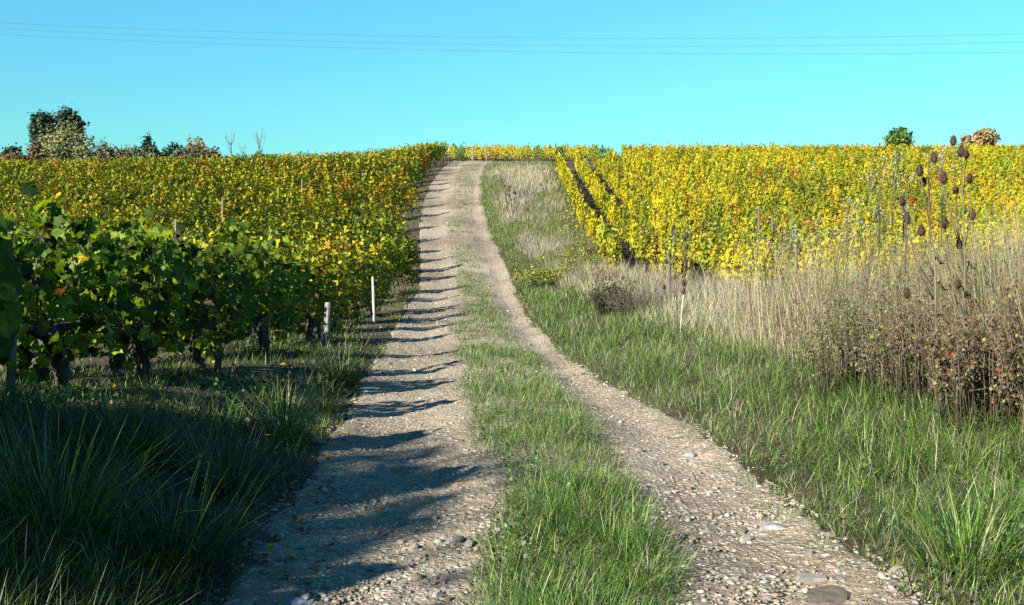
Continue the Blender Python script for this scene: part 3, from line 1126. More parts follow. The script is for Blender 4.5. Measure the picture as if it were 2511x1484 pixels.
# middle strip
X, Y, U = sample(6800, sl, sr, 3.4, 38, 1.15)
keep = (vnoise(X * 1.3, Y * 1.0, 31) > np.where(Y < 5.6, .30, np.where(Y < 6.8, .22, np.where(Y < 8.6, .18, .08)))) & (rng.random(len(X)) < np.interp(Y, [3, 20, 30, 38], [1, 1, .9, .4]))
X, Y = X[keep], Y[keep]
hs = np.interp(Y, [3, 7, 9, 13, 20, 33, 45], [.15, .20, .25, .20, .15, .10, .06]) * (.45 + 1.25 * vnoise(X * 1.9, Y * 1.5, 33) ** 1.4)
half = vnoise(X * 1.4, Y * .9, 39) > .55
lst = [tufts(X[~half], Y[~half], 9, .07, hs[~half], .0042, PG['fresh'], .85, 1.8), tufts(X[half], Y[half], 9, .07, hs[half] * .8, .0042, PG['mixed'], .8, 1.6)]
X, Y, U = sample(900, sl, sr, 3.6, 30, 1.2)
keep = vnoise(X * 1.1, Y * .9, 37) > .48
lst.append(tufts(X[keep], Y[keep], 9, .08, .13, .0035, PG['brown'], .7, .7))
X, Y, U = sample(2600, lambda y: sl(y) - .1, lambda y: sr(y) + .1, 28, 74, 1)
keep = vnoise(X * 2, Y * .45, 35) > .38
lst.append(tufts(X[keep], Y[keep], 8, .05, .075, .004, PG['mixed'] + [(GB, 3)], .6, .8))
# loose tufts on the stony part near the stand
X, Y, U = sample(170, lambda y: sl(y) - .5, lambda y: sr(y) + .15, 3.6, 11, 1)
keep = vnoise(X * 2.2, Y * 2.2, 36) > .6
lst.append(tufts(X[keep], Y[keep], 8, .04, .09, .003, PG['mixed'], .7, .9))
stuff('strip_grass', 'tufty green grass on the strip between the wheel ruts', lst, M['grass'])

# right verge
X, Y, U = sample(8600, lambda y: tr(y), lambda y: tr(y) + vw(y), 3.0, 45, 1.25)
edge = smooth(U * 5)
hs = np.interp(Y, [3, 8, 14, 24, 40], [.30, .30, .30, .26, .2]) * (.40 + .60 * edge) * (.35 + 1.15 * fbm(X * 1.5, Y * 1.1, 41))
half = vnoise(X * .9, Y * .6, 43) > np.interp(Y, [3, 7, 11, 20], [.76, .70, .54, .46])
lst = [tufts(X[~half], Y[~half], 8, .06, hs[~half], .0048, PG['fresh'], .75, 1.8), tufts(X[half], Y[half], 8, .07, hs[half], .0042, PG['mixed'], .8, 1.7)]
X, Y, U = sample(900, lambda y: tr(y) + .02, lambda y: tr(y) + vw(y), 3.2, 22, 1.1)
lst.append(tufts(X, Y, 7, .12, .20, .0034, PG['straw'] + PG['brown'], 1.15, .8))
X, Y, U = sample(2600, lambda y: tr(y), lambda y: tr(y) + vw(y) + .2, 40, 76, 1)
lst.append(tufts(X, Y, 8, .07, .16, .004, PG['weedy'], .5, .8))
# thin trampled fringe along the right rut
X, Y, U = sample(800, lambda y: tr(y) - .22, lambda y: tr(y) + .15, 3.4, 30, 1.2)
lst.append(tufts(X, Y, 6, .04, .09, .0035, PG['mixed'], .8, .9))
# green strip between the bank and the first right-hand row
X, Y, U = sample(1800, lambda y: 1.7 + 0 * y, lambda y: 2.6 + 0 * y, 29, 72, 1)
lst.append(tufts(X, Y, 8, .08, .16, .004, PG['weedy'], .6, .8))
# weeds under the right-hand rows
X, Y, U = sample(2600, lambda y: 2.6 + 0 * y, lambda y: np.minimum(.5 * y, 9), 26, 66, 1)
lst.append(tufts(X, Y, 6, .1, .12, .004, PG['weedy'], .6, .8))
stuff('verge_grass', 'green grass verge along the right edge of the track', lst, M['grass'])

# dry grass bank between verge and right vineyard
lo = lambda y: tr(y) + vw(y) * .85
hi = lambda y: np.where(y < 29, np.minimum(2.3 + np.maximum(0, 29 - y) * .55, .53 * y + .8), 2.15)
X, Y, U = sample(5200, lo, hi, 7.2, 30, 1.3)
pale = fbm(X * .45, Y * .35, 51)
u = X / Y
rightish = u > .27 + .06 * (vnoise(X, Y, 53) - .5)
hs = np.interp(Y, [7, 10, 20, 30], [.60, .85, .80, .60]) * (.35 + 1.05 * fbm(X * 1.1, Y * .9, 52)) * np.interp(U, [0, .12, .35], [.45, .75, 1.0]) * np.interp(X / Y, [.15, .30, .45], [1.0, 1.3, 1.35])
A_ = (~rightish) & (pale > .42)
B_ = (~rightish) & (pale <= .42)
lst = [tufts(X[A_], Y[A_], 7, .10, hs[A_], .0036, PG['straw'], .55, .9),
       tufts(X[B_], Y[B_], 7, .10, hs[B_] * .9, .0034, PG['grey'], .5, .8),
       tufts(X[rightish], Y[rightish], 10, .12, hs[rightish] * 1.0, .0034, PG['brown'] + [(ST, 4), (G3, 2)], .3, .6)]
k = rng.random(len(X)) < .35
lst.append(tufts(X[k], Y[k], 5, .1, hs[k] * .45, .004, PG['mixed'], .4, .7))
X, Y, U = sample(5000, lambda y: tr(y) + vw(y) * .8, lambda y: 2.1 + 0 * y, 28, 74, 1)
n1 = fbm(X * .5, Y * .22, 55)
hs = np.interp(Y, [28, 40, 60, 74], [.50, .45, .40, .32]) * (.6 + .7 * vnoise(X * .9, Y * .4, 56))
a = n1 > .60
b = (n1 <= .60) & (n1 > .50)
c = n1 <= .50
lst += [tufts(X[a], Y[a], 7, .1, hs[a], .0038, PG['straw'], .35, .6), tufts(X[b], Y[b], 7, .1, hs[b], .0038, PG['grey'], .35, .6), tufts(X[c], Y[c], 7, .1, hs[c] * .8, .004, PG['weedy'] + PG['brown'], .35, .6)]
# taller dead stalks in front of and between the brambles
X, Y, U = sample(1800, lambda y: np.maximum(tr(y) + vw(y) * .9, .20 * y), lambda y: .52 * y + .2, 7.6, 14, 1)
lst.append(tufts(X, Y, 7, .16, 1.48 * (.5 + .8 * fbm(X, Y, 58)), .0040, [(ST, 5), (ST2, 3), (GB, 2), ((.26, .13, .075), 2), (G3, 2)], .24, .4))
stuff('dry_grass', 'bleached dry grass and dead stalks on the bank below the right vines', lst, M['dry'])

# left bank
X, Y, U = sample(3600, lambda y: np.maximum(xe(y) - .9, -.52 * y - .2), lambda y: tl(y) - .05, 3.0, 19, 1.3)
n1 = vnoise(X * 1.2, Y * 1.0, 61)
keep = n1 > np.interp(Y, [3, 6, 8, 19], [.12, .25, .42, .5])
X, Y, U, n1 = X[keep], Y[keep], U[keep], n1[keep]
hs = np.interp(Y, [3, 6, 8, 12, 19], [.42, .36, .22, .16, .12]) * (.5 + .9 * n1) * np.interp(U, [.75, 1], [1, .55])
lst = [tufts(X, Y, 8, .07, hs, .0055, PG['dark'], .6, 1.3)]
X, Y, U = sample(1500, lambda y: xe(y) - .3, lambda y: tl(y) + .1, 7, 30, 1)
keep = vnoise(X * 1.5, Y * 1.2, 63) > .52
lst.append(tufts(X[keep], Y[keep], 7, .06, .12, .004, PG['mixed'], .6, .8))
X, Y, U = sample(900, lambda y: xe(y) - .5, lambda y: tl(y), 22, 74, 1)
keep = vnoise(X * 1.5, Y * .7, 64) > .55
lst.append(tufts(X[keep], Y[keep], 7, .06, .10, .004, PG['weedy'], .6, .8))
X, Y, U = sample(2200, lambda y: np.minimum(-.5 * y, xe(y) - 1), lambda y: xe(y), 7, 24, 1)
keep = vnoise(X * 1.2, Y * 1.0, 65) > .35
lst.append(tufts(X[keep], Y[keep], 6, .09, .14, .0045, PG['weedy'], .6, .8))
stuff('bank_grass', 'long dark green grass on the left bank below the vines', lst, M['grass'])

# broad leaved weeds among the grass of strip and verge
lst = []
for n, lo_, hi_, y1 in ((2600, sl, sr, 16), (4200, lambda y: tr(y) + .05, lambda y: tr(y) + vw(y), 18)):
    X, Y, U = sample(n, lo_, hi_, 3.3, y1, 1.1)
    keep = vnoise(X * 1.9, Y * 1.6, 68) > .58
    X, Y = X[keep], Y[keep]
    P = np.stack([X, Y, gz(X, Y) + rng.uniform(.02, .14, len(X))], -1)
    N = np.array([[-.2, -.3, 1.]]) + .5 * rng.standard_normal((len(X), 3))
    lst.append(scatter(LEAF_SIX, P, frames(N, rng.standard_normal((len(X), 3))), .012 * rng.uniform(.5, 1.6, len(X)), pal([(G1, 3), (G2, 1), (G4, 1), (GB, 1)], len(X))))
tag(stuff('verge_weeds', 'small broad leaved weeds among the grass beside the ruts', lst, M['grass']), None, 'weeds')

# broad leaved weeds low on the left bank
X, Y, U = sample(5200, lambda y: np.maximum(xe(y) - 1.1, -.52 * y), lambda y: tl(y) - .15, 4.0, 20, 1.1)
keep = vnoise(X * 1.6, Y * 1.3, 66) > .48
X, Y = X[keep], Y[keep]
z = gz(X, Y) + rng.uniform(.02, .16, len(X)) * (vnoise(X * 2, Y * 2, 67))
P = np.stack([X, Y, z], -1)
N = np.array([[0, 0, 1.]]) + .5 * rng.standard_normal((len(X), 3))
lst = [scatter(LEAF_SIX, P, frames(N, rng.standard_normal((len(X), 3))), .022 * rng.uniform(.5, 1.6, len(X)), pal([((.05, .12, .02), 3), ((.09, .17, .03), 2), ((.16, .20, .04), 1), (ST2, .6)], len(X)))]
o = stuff('ground_weeds', 'low leafy weeds under the left vines', lst, M['grass'])
# fallen leaves on the earth below the vines
X, Y, U = sample(1500, lambda y: np.maximum(xe(y) - 1.5, -.52 * y), lambda y: tl(y) + .25, 5, 60, 1)
P = np.stack([X, Y, gz(X, Y) + .02], -1)
N = np.array([[0, 0, 1.]]) + .35 * rng.standard_normal((len(X), 3))
lst = [scatter(LEAF_SIX, P, frames(N, rng.standard_normal((len(X), 3))), .024 * rng.uniform(.6, 1.4, len(X)), pal([(YE, 1), (BR, 3), (GO, 1.5), (ST2, 2)], len(X)))]
X, Y, U = sample(500, lambda y: 1.75 + 0 * y, lambda y: 2.7 + 0 * y, 29, 66, 1)
P = np.stack([X, Y, gz(X, Y) + .1], -1)
N = np.array([[0, 0, 1.]]) + .5 * rng.standard_normal((len(X), 3))
lst.append(scatter(LEAF_SIX, P, frames(N, rng.standard_normal((len(X), 3))), .05 * rng.uniform(.6, 1.4, len(X)), pal([(YE, 4), (LM, 2), (GO, 1)], len(X))))
tag(stuff('fallen_leaves', 'fallen yellow and brown leaves under the vines', lst, M['leaf']), None, 'leaves')

# countable tussocks
for px, py, n, L, sp, w, pl, lab in [
        (700, 1085, 420, .55, .13, .0048, 'mixed', 'big drooping grass tussock at the track edge, nearer of two below the vines'),
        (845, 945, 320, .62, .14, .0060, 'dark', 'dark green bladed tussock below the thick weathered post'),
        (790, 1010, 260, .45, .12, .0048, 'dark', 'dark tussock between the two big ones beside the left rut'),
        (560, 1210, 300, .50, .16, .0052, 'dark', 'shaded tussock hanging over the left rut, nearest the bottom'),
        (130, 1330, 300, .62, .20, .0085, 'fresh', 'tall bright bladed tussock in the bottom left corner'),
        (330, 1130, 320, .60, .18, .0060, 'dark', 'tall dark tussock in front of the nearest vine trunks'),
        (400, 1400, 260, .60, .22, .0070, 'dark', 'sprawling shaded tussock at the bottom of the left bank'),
        (1370, 1340, 170, .24, .10, .0045, 'fresh', 'low fresh green tuft on the strip near the bottom of the path'),
        (1500, 1345, 120, .26, .07, .0045, 'fresh', 'splayed green tuft beside the right rut'),
        (1250, 1395, 110, .15, .08, .0035, 'mixed', 'small tuft alone on the stones of the left rut'),
        (2370, 1400, 330, .42, .20, .0065, 'fresh', 'lush bright tuft at the bottom right verge')]:
    x, y = ground_at(px, py)
    r = sp * np.sqrt(rng.random(n))
    az = rng.uniform(0, 2 * np.pi, n)
    bx, by = r * np.cos(az), r * np.sin(az)
    g0 = float(gz(x, y))
    base = np.stack([bx, by, gz(x + bx, y + by) - g0 - .015], -1)
    V, T, cc = blades(base, az + rng.normal(0, .45, n), L * rng.uniform(.5, 1.25, n), w * rng.uniform(.6, 1.3, n), .15 + .55 * r / sp * rng.uniform(.5, 1.3, n), np.abs(rng.normal(.55, .45, n)), pal(PG[pl], n))
    o = link('grass_tussock', mesh_np('grass_tussock', V, T, M['grass'], cc))
    o.location = (x, y, g0)
    tag(o, lab, 'grass tussock')

# ------------------------------------------------------------------ stones
import bmesh


def rock_mesh(name, sub, sx, sy, sz, rough, col, seed, cut=.55):
    bm = bmesh.new()
    bmesh.ops.create_icosphere(bm, subdivisions=sub, radius=1)
    r = np.random.default_rng(seed)
    planes = [(Vector(r.standard_normal(3)).normalized(), r.uniform(cut, .95)) for _ in range(9)]
    for v in bm.verts:
        c = v.co.copy()
        for nrm, d in planes:
            q = c.dot(nrm)
            if q > d: c -= nrm * (q - d) * .9
        c *= 1 + rough * r.standard_normal()
        v.co = Vector((c.x * sx, c.y * sy, c.z * sz))
    me = bpy.data.meshes.new(name)
    bm.to_mesh(me)
    bm.free()
    ca = me.color_attributes.new('Col', 'FLOAT_COLOR', 'POINT')
    c4 = np.ones((len(me.vertices), 4), np.float32)
    c4[:, :3] = np.array(col) * ALB
    ca.data.foreach_set('color', c4.ravel())
    me.materials.append(M['stone'])
    return me


STC = [(.46, .40, .31), (.54, .48, .38), (.40, .33, .24), (.34, .30, .25), (.43, .33, .23), (.56, .51, .42)]
GREY, DKS, BRS, PUR = (.30, .31, .31), (.17, .16, .155), (.34, .25, .17), (.28, .22, .20)
for px, py, w, hh, col, lab in [
        (2030, 1480, .30, .07, (.20, .16, .12), 'big flat brown slab cut by the bottom edge of the view'),
        (2000, 1427, .15, .065, (.27, .24, .21), 'flat dark slab lying behind the big brown slab'),
        (2062, 1428, .045, .05, (.20, .18, .165), 'small dark block at the right end of the flat slab'),
        (2192, 1440, .055, .045, DKS, 'dark angular stone near the bottom right verge'),
        (1690, 1120, .13, .075, GREY, 'blue grey boulder half buried in the right rut'),
        (1620, 1140, .06, .06, (.33, .30, .26), 'grey stone left of the blue grey boulder'),
        (1815, 1240, .10, .03, GREY, 'flat bluish stone flush with the right rut'),
        (1905, 1298, .16, .045, (.33, .33, .32), 'wide grey slab sunk in the right rut'),
        (1985, 1368, .055, .055, (.24, .22, .19), 'dark lump of rock on the pale gravel'),
        (1740, 1310, .09, .045, (.42, .38, .32), 'pale flattish stone in the middle of the right rut'),
        (935, 1160, .17, .075, (.30, .31, .33), 'shaded grey rock ridge in the left rut'),
        (1040, 1230, .048, .052, (.55, .46, .32), 'tan angular stone standing at the shadow edge'),
        (1045, 1262, .14, .03, GREY, 'flat grey slab in front of the tan angular stone'),
        (1068, 1278, .055, .045, (.36, .34, .30), 'grey stone on the right end of the flat grey slab'),
        (985, 1342, .065, .055, (.42, .35, .25), 'rough tan stone beside the dark shade'),
        (1105, 1335, .05, .05, (.46, .42, .36), 'grey stone right of the rough tan stone'),
        (1135, 1195, .15, .05, BRS, 'flat brown stone at the left edge of the grass strip'),
        (1225, 1298, .09, .035, PUR, 'purplish flat stone below the grass strip'),
        (1277, 1272, .055, .05, (.50, .44, .34), 'pale stone under the grass strip'),
        (1235, 1268, .09, .045, (.32, .26, .2), 'brown embedded stone left of the pale stone'),
        (1145, 932, .075, .06, (.60, .52, .40), 'pale stone at the left edge of the strip, up the track'),
        (1018, 910, .07, .06, (.62, .57, .47), 'white stone at the end of a long shadow'),
        (1010, 935, .09, .05, (.36, .24, .16), 'reddish clod just below the white stone'),
        (730, 1478, .13, .035, (.34, .38, .44), 'bluish slab in the shade at the bottom edge'),
        (1138, 1030, .05, .05, (.50, .36, .24), 'orange brown stone beside the strip grass'),
        (1075, 1468, .06, .05, (.46, .42, .36), 'grey stone at the bottom of the left rut'),
        (1212, 1185, .05, .03, (.36, .30, .24), 'small brown stone under the strip tuft'),
        (2160, 1425, .06, .05, (.55, .50, .42), 'pale block on the gravel near the dark angular stone')]:
    x, y = ground_at(px, py)
    w, hh = w * .62, hh * .62
    o = link('rock', rock_mesh('rock', 3, w, w * rng.uniform(.6, .85), hh, .03, col, int(px * 7 + py), .42))
    o.location = (x, y, float(gz(x, y)) + hh * .1)
    o.rotation_euler = (rng.normal(0, .08), rng.normal(0, .08), rng.uniform(0, 6))
    tag(o, lab, 'rock')

SM = [rock_mesh('stone', 2, 1, rng.uniform(.65, .95), rng.uniform(.45, .75), .05, np.array(STC[i % 6]) * rng.uniform(.8, 1.1), 100 + i, .45) for i in range(18)]


def rut(n, y0, y1, p):
    k = n // 2
    a = sample(k, lambda y: tl(y) - .05, lambda y: sl(y) + .12, y0, y1, p)
    b = sample(n - k, lambda y: sr(y) - .12, lambda y: tr(y) + .05, y0, y1, p)
    return np.concatenate([a[0], b[0]]), np.concatenate([a[1], b[1]])


X, Y = rut(2600, 3.3, 60, 1.25)
R = np.exp(rng.normal(math.log(.0155), .42, len(X)))
order = np.argsort(-R / Y)
for i in order[:295]:
    o = link('stone', random.choice(SM), track)
    o.location = (X[i], Y[i], float(gz(X[i], Y[i])) + .006 + R[i] * .08)
    o.scale = (R[i],) * 3
    o.rotation_euler = (rng.normal(0, .25), rng.normal(0, .25), rng.uniform(0, 6.3))


def base_ico(sub):
    bm = bmesh.new()
    bmesh.ops.create_icosphere(bm, subdivisions=sub, radius=1)
    V = np.array([v.co[:] for v in bm.verts])
    T = np.array([[v.index for v in f.verts] for f in bm.faces])
    bm.free()
    return V, T


V0, T0 = base_ico(1)
X2, Y2 = rut(21000, 3.2, 24, 1.5)
X4, Y4, _u = sample(2600, sl, sr, 3.2, 12, 1.3)
X2, Y2 = np.concatenate([X2, X4]), np.concatenate([Y2, Y4])
cl = vnoise(X2 * 1.4, Y2 * 1.1, 71)
keep = rng.random(len(X2)) < np.clip(cl * 2.2 - .35, .12, 1)
X2, Y2 = X2[keep], Y2[keep]
X3, Y3 = rut(2600, 20, 72, 1)
rest = order[295:]
Xg = np.concatenate([X[rest], X2, X3])
Yg = np.concatenate([Y[rest], Y2, Y3])
Rg = np.concatenate([R[rest], np.exp(rng.normal(math.log(.0095), .42, len(X2))), np.exp(rng.normal(math.log(.017), .4, len(X3)))])
OV, OT = np.array([[1, 0, 0], [0, 1, 0], [-1, 0, 0], [0, -1, 0], [0, 0, 1], [0, 0, -1.]]), np.array([[0, 1, 4], [1, 2, 4], [2, 3, 4], [3, 0, 4], [1, 0, 5], [2, 1, 5], [3, 2, 5], [0, 3, 5]])


def pebbles(x, y, r_, V0, T0):
    k = len(x)
    v = V0[None] * (1 + .22 * rng.standard_normal((k, len(V0), 1))) * r_[:, None, None] * np.stack([rng.uniform(.8, 1.3, k), rng.uniform(.7, 1.1, k), rng.uniform(.35, .7, k)], -1)[:, None, :]
    an = rng.uniform(0, 6.3, k)
    ca_, sa_ = np.cos(an)[:, None], np.sin(an)[:, None]
    v = np.stack([v[..., 0] * ca_ - v[..., 1] * sa_, v[..., 0] * sa_ + v[..., 1] * ca_, v[..., 2]], -1)
    v += np.stack([x, y, gz(x, y) + .005 + r_ * .05], -1)[:, None, :]
    cc = pal([(c, 1) for c in STC] + [((.30, .24, .17), 2)], k, .15)
    return v.reshape(-1, 3), ((np.arange(k) * len(V0))[:, None, None] + T0[None]).reshape(-1, 3), np.repeat(cc, len(V0), 0)


near_ = Yg < 7.5
V, T, cc = join([pebbles(Xg[near_], Yg[near_], Rg[near_], V0, T0), pebbles(Xg[~near_], Yg[~near_], Rg[~near_], OV, OT)])
o = link('gravel', mesh_np('gravel', V, T, M['stone'], cc))
tag(o, 'loose limestone gravel lying in the ruts', 'gravel', kind='stuff')

# ------------------------------------------------------------------ teasels
def head_mesh(L, r):
    """egg shaped spiny head with a ring of thin curved bracts below"""
    p = Parts()
    zz = np.linspace(0, 1, 9)
    rr = r * np.sin(np.pi * (zz * .93 + .05)) ** .6 * (1 - .25 * zz)
    p.tube(np.stack([0 * zz, 0 * zz, zz * L], -1), rr, 10, wob=.06)
    for i in range(170):
        t = rng.uniform(.03, .98)
        a = rng.uniform(0, 6.283)
        q = r * math.sin(math.pi * (t * .93 + .05)) ** .6 * (1 - .25 * t)
        b = np.array([q * math.cos(a) * .9, q * math.sin(a) * .9, t * L])
        d = np.array([math.cos(a), math.sin(a), .55 + .7 * t]) * r * .42
        s = np.array([-math.sin(a), math.cos(a), 0]) * r * .06
        p.add([b - s, b + s, b + d], [[0, 1, 2]])
    return p.mesh('teasel_head', M['teasel_head'])


def bract_mesh(L, r):
    p = Parts()
    for i in range(7):
        a = i * .9 + rng.uniform(-.2, .2)
        c, s = math.cos(a), math.sin(a)
        p.tube([[0, 0, 0], [c * r * 1.2, s * r * 1.2, .05 * L], [c * r * 1.7, s * r * 1.7, .45 * L], [c * r * 1.5, s * r * 1.5, .8 * L]], [.0016, .0014, .0011, .0006], 3)
    return p.mesh('bract', M['teasel_stem'])


HEADS = [head_mesh(.088, .030), head_mesh(.080, .028), head_mesh(.068, .025), head_mesh(.100, .029)]
BRACTS = [bract_mesh(.085, .024)]


def teasel(lab, Y, main, heads, r0, pale=False, hs=1.0, leaves=()):
    base = at(*main[0], Y)
    g = float(gz(base.x, Y))
    t = thing('teasel', lab, 'teasel', (base.x, Y, g), 0)
    org = Vector((base.x, Y, g))

    def loc(px, py, dy): return np.array(at(px, py, Y + dy) - org)
    p = Parts()
    pts = [loc(px, py, .05 * math.sin(i * 1.3)) for i, (px, py) in enumerate(main)]
    pts[0][2] = -.05
    if pale:
        q = Parts()
        q.tube(pts[2:], np.linspace(r0 * .6, r0 * .36, len(pts) - 2), 6)
        link('upper_stem', q.mesh('upper_stem', M['teasel_stem'], True), t)
        pts = pts[:3]
    p.tube(pts, np.linspace(r0, r0 * (.6 if pale else .36), len(pts)), 6, wob=.08)
    link('stem', p.mesh('stem', M['pale_stem'] if pale == 2 else M['teasel_stem'], True), t)
    for k, (px, py, via) in enumerate(heads):
        dy = .16 * math.sin(k * 2.4)
        e = loc(px, py + 9 * hs, dy)
        if via:
            q = [loc(a, b, dy * (j / len(via))) for j, (a, b) in enumerate(via)] + [e]
            p = Parts()
            p.tube(q, np.linspace(r0 * .42, r0 * .26, len(q)), 5)
            link('branch', p.mesh('branch', M['teasel_stem'], True), t)
            d = Vector(q[-1] - q[-2])
        else:
            d = Vector(pts[-1] - pts[-2])
            e = pts[-1]
        d = (d.normalized() + Vector((0, 0, 1.2))).normalized()
        h = link('flower_head', HEADS[k % 4], t)
        h.location = e
        h.rotation_euler = d.to_track_quat('Z', 'Y').to_euler()
        h.scale = (hs,) * 3
        bq = link('bracts', BRACTS[0], h)
    for (px, py, s, ln) in leaves:     # curled dead leaves hanging on the stem
        c = loc(px, py, 0)
        a = np.linspace(0, 1, 7)
        V, T = [], []
        for q in a:
            ctr = c + np.array([s * ln * (.9 * q - .2 * q * q), -.05 * q, ln * (.35 * q - 1.1 * q * q) + .02 * math.sin(q * 9)])
            wd = .03 * math.sin(math.pi * min(1, q + .12)) + .002
            V += [ctr + [0, -wd, .012], ctr + [0, 0, 0], ctr + [0, wd, .014]]
        for i in range(6):
            for j in range(2):
                b = i * 3 + j
                T += [[b, b + 1, b + 4], [b, b + 4, b + 3]]
        link('dead_leaf', mesh_np('dead_leaf', V, T, M['teasel_stem'], None, True), t)
    return t


teasel('tall brown teasel leaning left, with paired heads on top', 8.3,
       [(2312, 1010), (2302, 930), (2296, 823), (2295, 758), (2293, 663), (2289, 606), (2272, 511), (2257, 432)],
       [(2254, 422, None), (2264, 448, [(2275, 520), (2266, 470)]), (2214, 495, [(2290, 735), (2250, 660), (2226, 560), (2216, 510)]),
        (2226, 540, [(2284, 700), (2248, 640), (2230, 560)]), (2260, 570, [(2292, 680), (2272, 625), (2262, 590)]), (2225, 722, [(2296, 830), (2250, 780), (2228, 745)])],
       .0115, leaves=[(2294, 700, 1, .12), (2297, 780, 1, .16), (2300, 860, -1, .14), (2305, 920, 1, .13), (2293, 640, 1, .08)])
teasel('tallest brown teasel with the most heads, its top above the vineyard skyline', 8.5,
       [(2378, 985), (2370, 900), (2367, 835), (2367, 701), (2365, 606), (2362, 511), (2357, 385)],
       [(2355, 376, None), (2338, 347, [(2364, 640), (2349, 560), (2342, 435), (2339, 365)]), (2370, 379, [(2363, 480), (2366, 430), (2370, 392)]),
        (2292, 390, [(2364, 650), (2340, 560), (2310, 450), (2295, 405)]), (2315, 441, [(2366, 640), (2340, 545), (2320, 480), (2316, 455)]),
        (2378, 440, [(2366, 610), (2382, 520), (2379, 455)]), (2344, 466, [(2365, 600), (2346, 530), (2344, 480)]), (2317, 551, [(2367, 720), (2332, 640), (2320, 570)]),
        (2385, 530, [(2367, 680), (2387, 600), (2386, 545)]), (2353, 602, [(2367, 700), (2357, 650), (2354, 618)]), (2350, 698, [(2369, 800), (2356, 745), (2351, 712)])],
       .0105, leaves=[(2367, 650, 1, .10), (2368, 730, 1, .13), (2368, 780, -1, .12), (2370, 860, 1, .12), (2373, 930, -1, .10)])
teasel('small far teasel with a white lower stem at the edge of the grass', 15.5,
       [(1668, 800), (1672, 760), (1676, 722), (1678, 640), (1676, 560)],
       [(1674, 553, None), (1684, 574, [(1678, 660), (1684, 610), (1684, 584)]), (1685, 602, [(1678, 680), (1684, 630), (1685, 612)]), (1696, 640, [(1678, 720), (1690, 670), (1696, 650)]), (1677, 692, [(1677, 720), (1677, 702)]), (1695, 543, [(1680, 640), (1690, 580), (1695, 555)])],
       .012, pale=2, hs=.95)
teasel('small dark teasel standing left of the white stemmed one', 15.9,
       [(1662, 800), (1660, 740), (1656, 650), (1651, 565)],
       [(1651, 556, None), (1650, 568, [(1656, 640), (1651, 580)]), (1643, 621, [(1660, 740), (1648, 670), (1643, 632)]), (1658, 632, [(1660, 700), (1658, 645)]), (1635, 640, [(1661, 760), (1642, 690), (1636, 652)]), (1629, 701, [(1640, 800), (1634, 750), (1630, 712)]), (1655, 677, [(1661, 760), (1657, 690)])],
       .009, hs=.9)
for lab, Y, px, py in (('tiny teasel clump high on the dry bank, left one', 50, 1245, 525), ('tiny teasel clump high on the dry bank, right one', 47, 1258, 535)):
    x = at(px, py, Y).x
    z = float(gz(x, Y))
    t = thing('teasel', lab, 'teasel', (x, Y, z), 0, 'tiny teasels on the dry bank')
    p = Parts()
    for k in range(4):
        e = np.array([rng.uniform(-.3, .3), rng.uniform(-.2, .2), rng.uniform(.85, 1.2)])
        p.tube([[0, 0, -.05], e * .5 + [.02, 0, 0], e], [.012, .010, .008], 4)
        h = link('flower_head', HEADS[k % 4], t)
        h.location = e
        h.scale = (1.5,) * 3
    link('stem', p.mesh('stem', M['teasel_stem']), t)

# ------------------------------------------------------------------ fluffy seeded weeds
PV, PT = base_ico(1)


def fluffy(px, py, wpx, Y, lab, hue):
    e0 = at(px, py, Y)
    g = float(gz(e0.x, Y))
    H = e0.z - g
    if H < .5: return
    t = thing('fluffy_weed', lab, 'weed', (e0.x, Y, g), 0, 'tall weeds with white seed fluff')
    p, f = Parts(), Parts()
    dx = rng.uniform(-.12, .12)
    W = wpx / 2650 * Y
    p.tube([[dx, 0, -.05], [dx * .6, .03, H * .4], [0, 0, H * .78], [0, 0, H]], [.004, .0035, .0025, .0015], 4)
    for b in range(5):
        h0 = H * rng.uniform(.6, .9)
        c = np.array([rng.uniform(-1, 1) * W / 2, rng.uniform(-1, 1) * W / 2, H + rng.uniform(-.16, .04)])
        p.tube([[dx * .2, 0, h0], c * .6 + np.array([0, 0, h0 * .4]), c], [.003, .0025, .0015], 3)
        for q in range(4):
            cc_ = c + rng.normal(0, .035, 3)
            f.add(PV * rng.uniform(.005, .0105) * (1 + .25 * rng.standard_normal((len(PV), 1))) + cc_, PT)
    link('stem', p.mesh('stem', M['teasel_stem']), t)
    tag(link('seed_fluff', f.mesh('seed_fluff', M['puff']), t), kind='stuff')
    # narrow withered leaves along the stem
    n = 40
    hh = rng.uniform(.1, .8, n) * H
    V, T, cc = blades(np.stack([dx * (1 - hh / H), 0 * hh, hh], -1), rng.uniform(0, 6.3, n), rng.uniform(.05, .11, n), np.full(n, .008), rng.uniform(.8, 1.5, n), rng.uniform(.2, 1.2, n), pal(PG[hue], n))
    link('leaves', mesh_np('leaves', V, T, M['dry'], cc), t)


for k, (px, py, wpx, Y) in enumerate(sorted([(1986, 524, 60, 12.5), (1958, 566, 45, 12), (1932, 572, 40, 12.8), (2070, 545, 45, 11.5), (2047, 578, 50, 11.5), (2013, 627, 50, 11.5), (1921, 612, 45, 12.3),
                                      (2138, 422, 40, 10.5), (2157, 386, 35, 10.2), (2154, 500, 50, 10.5), (2165, 515, 50, 10.2), (2112, 497, 40, 10.8), (2195, 376, 40, 9.8), (2314, 370, 30, 9.3), (2279, 366, 28, 9.4),
                                      (2222, 425, 30, 9.8), (1880, 590, 45, 12.8), (2123, 548, 45, 10.8), (2222, 500, 35, 9.8), (1830, 640, 40, 14), (2080, 480, 35, 11)])):
    fluffy(px, py, wpx, Y, f'withered weed with white seed fluff, {ORD[k + 1]} from the left before the right vines' if k < 11 else f'withered weed with white seed fluff, {ORD[21 - k]} from the right by the tall teasels', 'mixed' if k % 3 else 'brown')

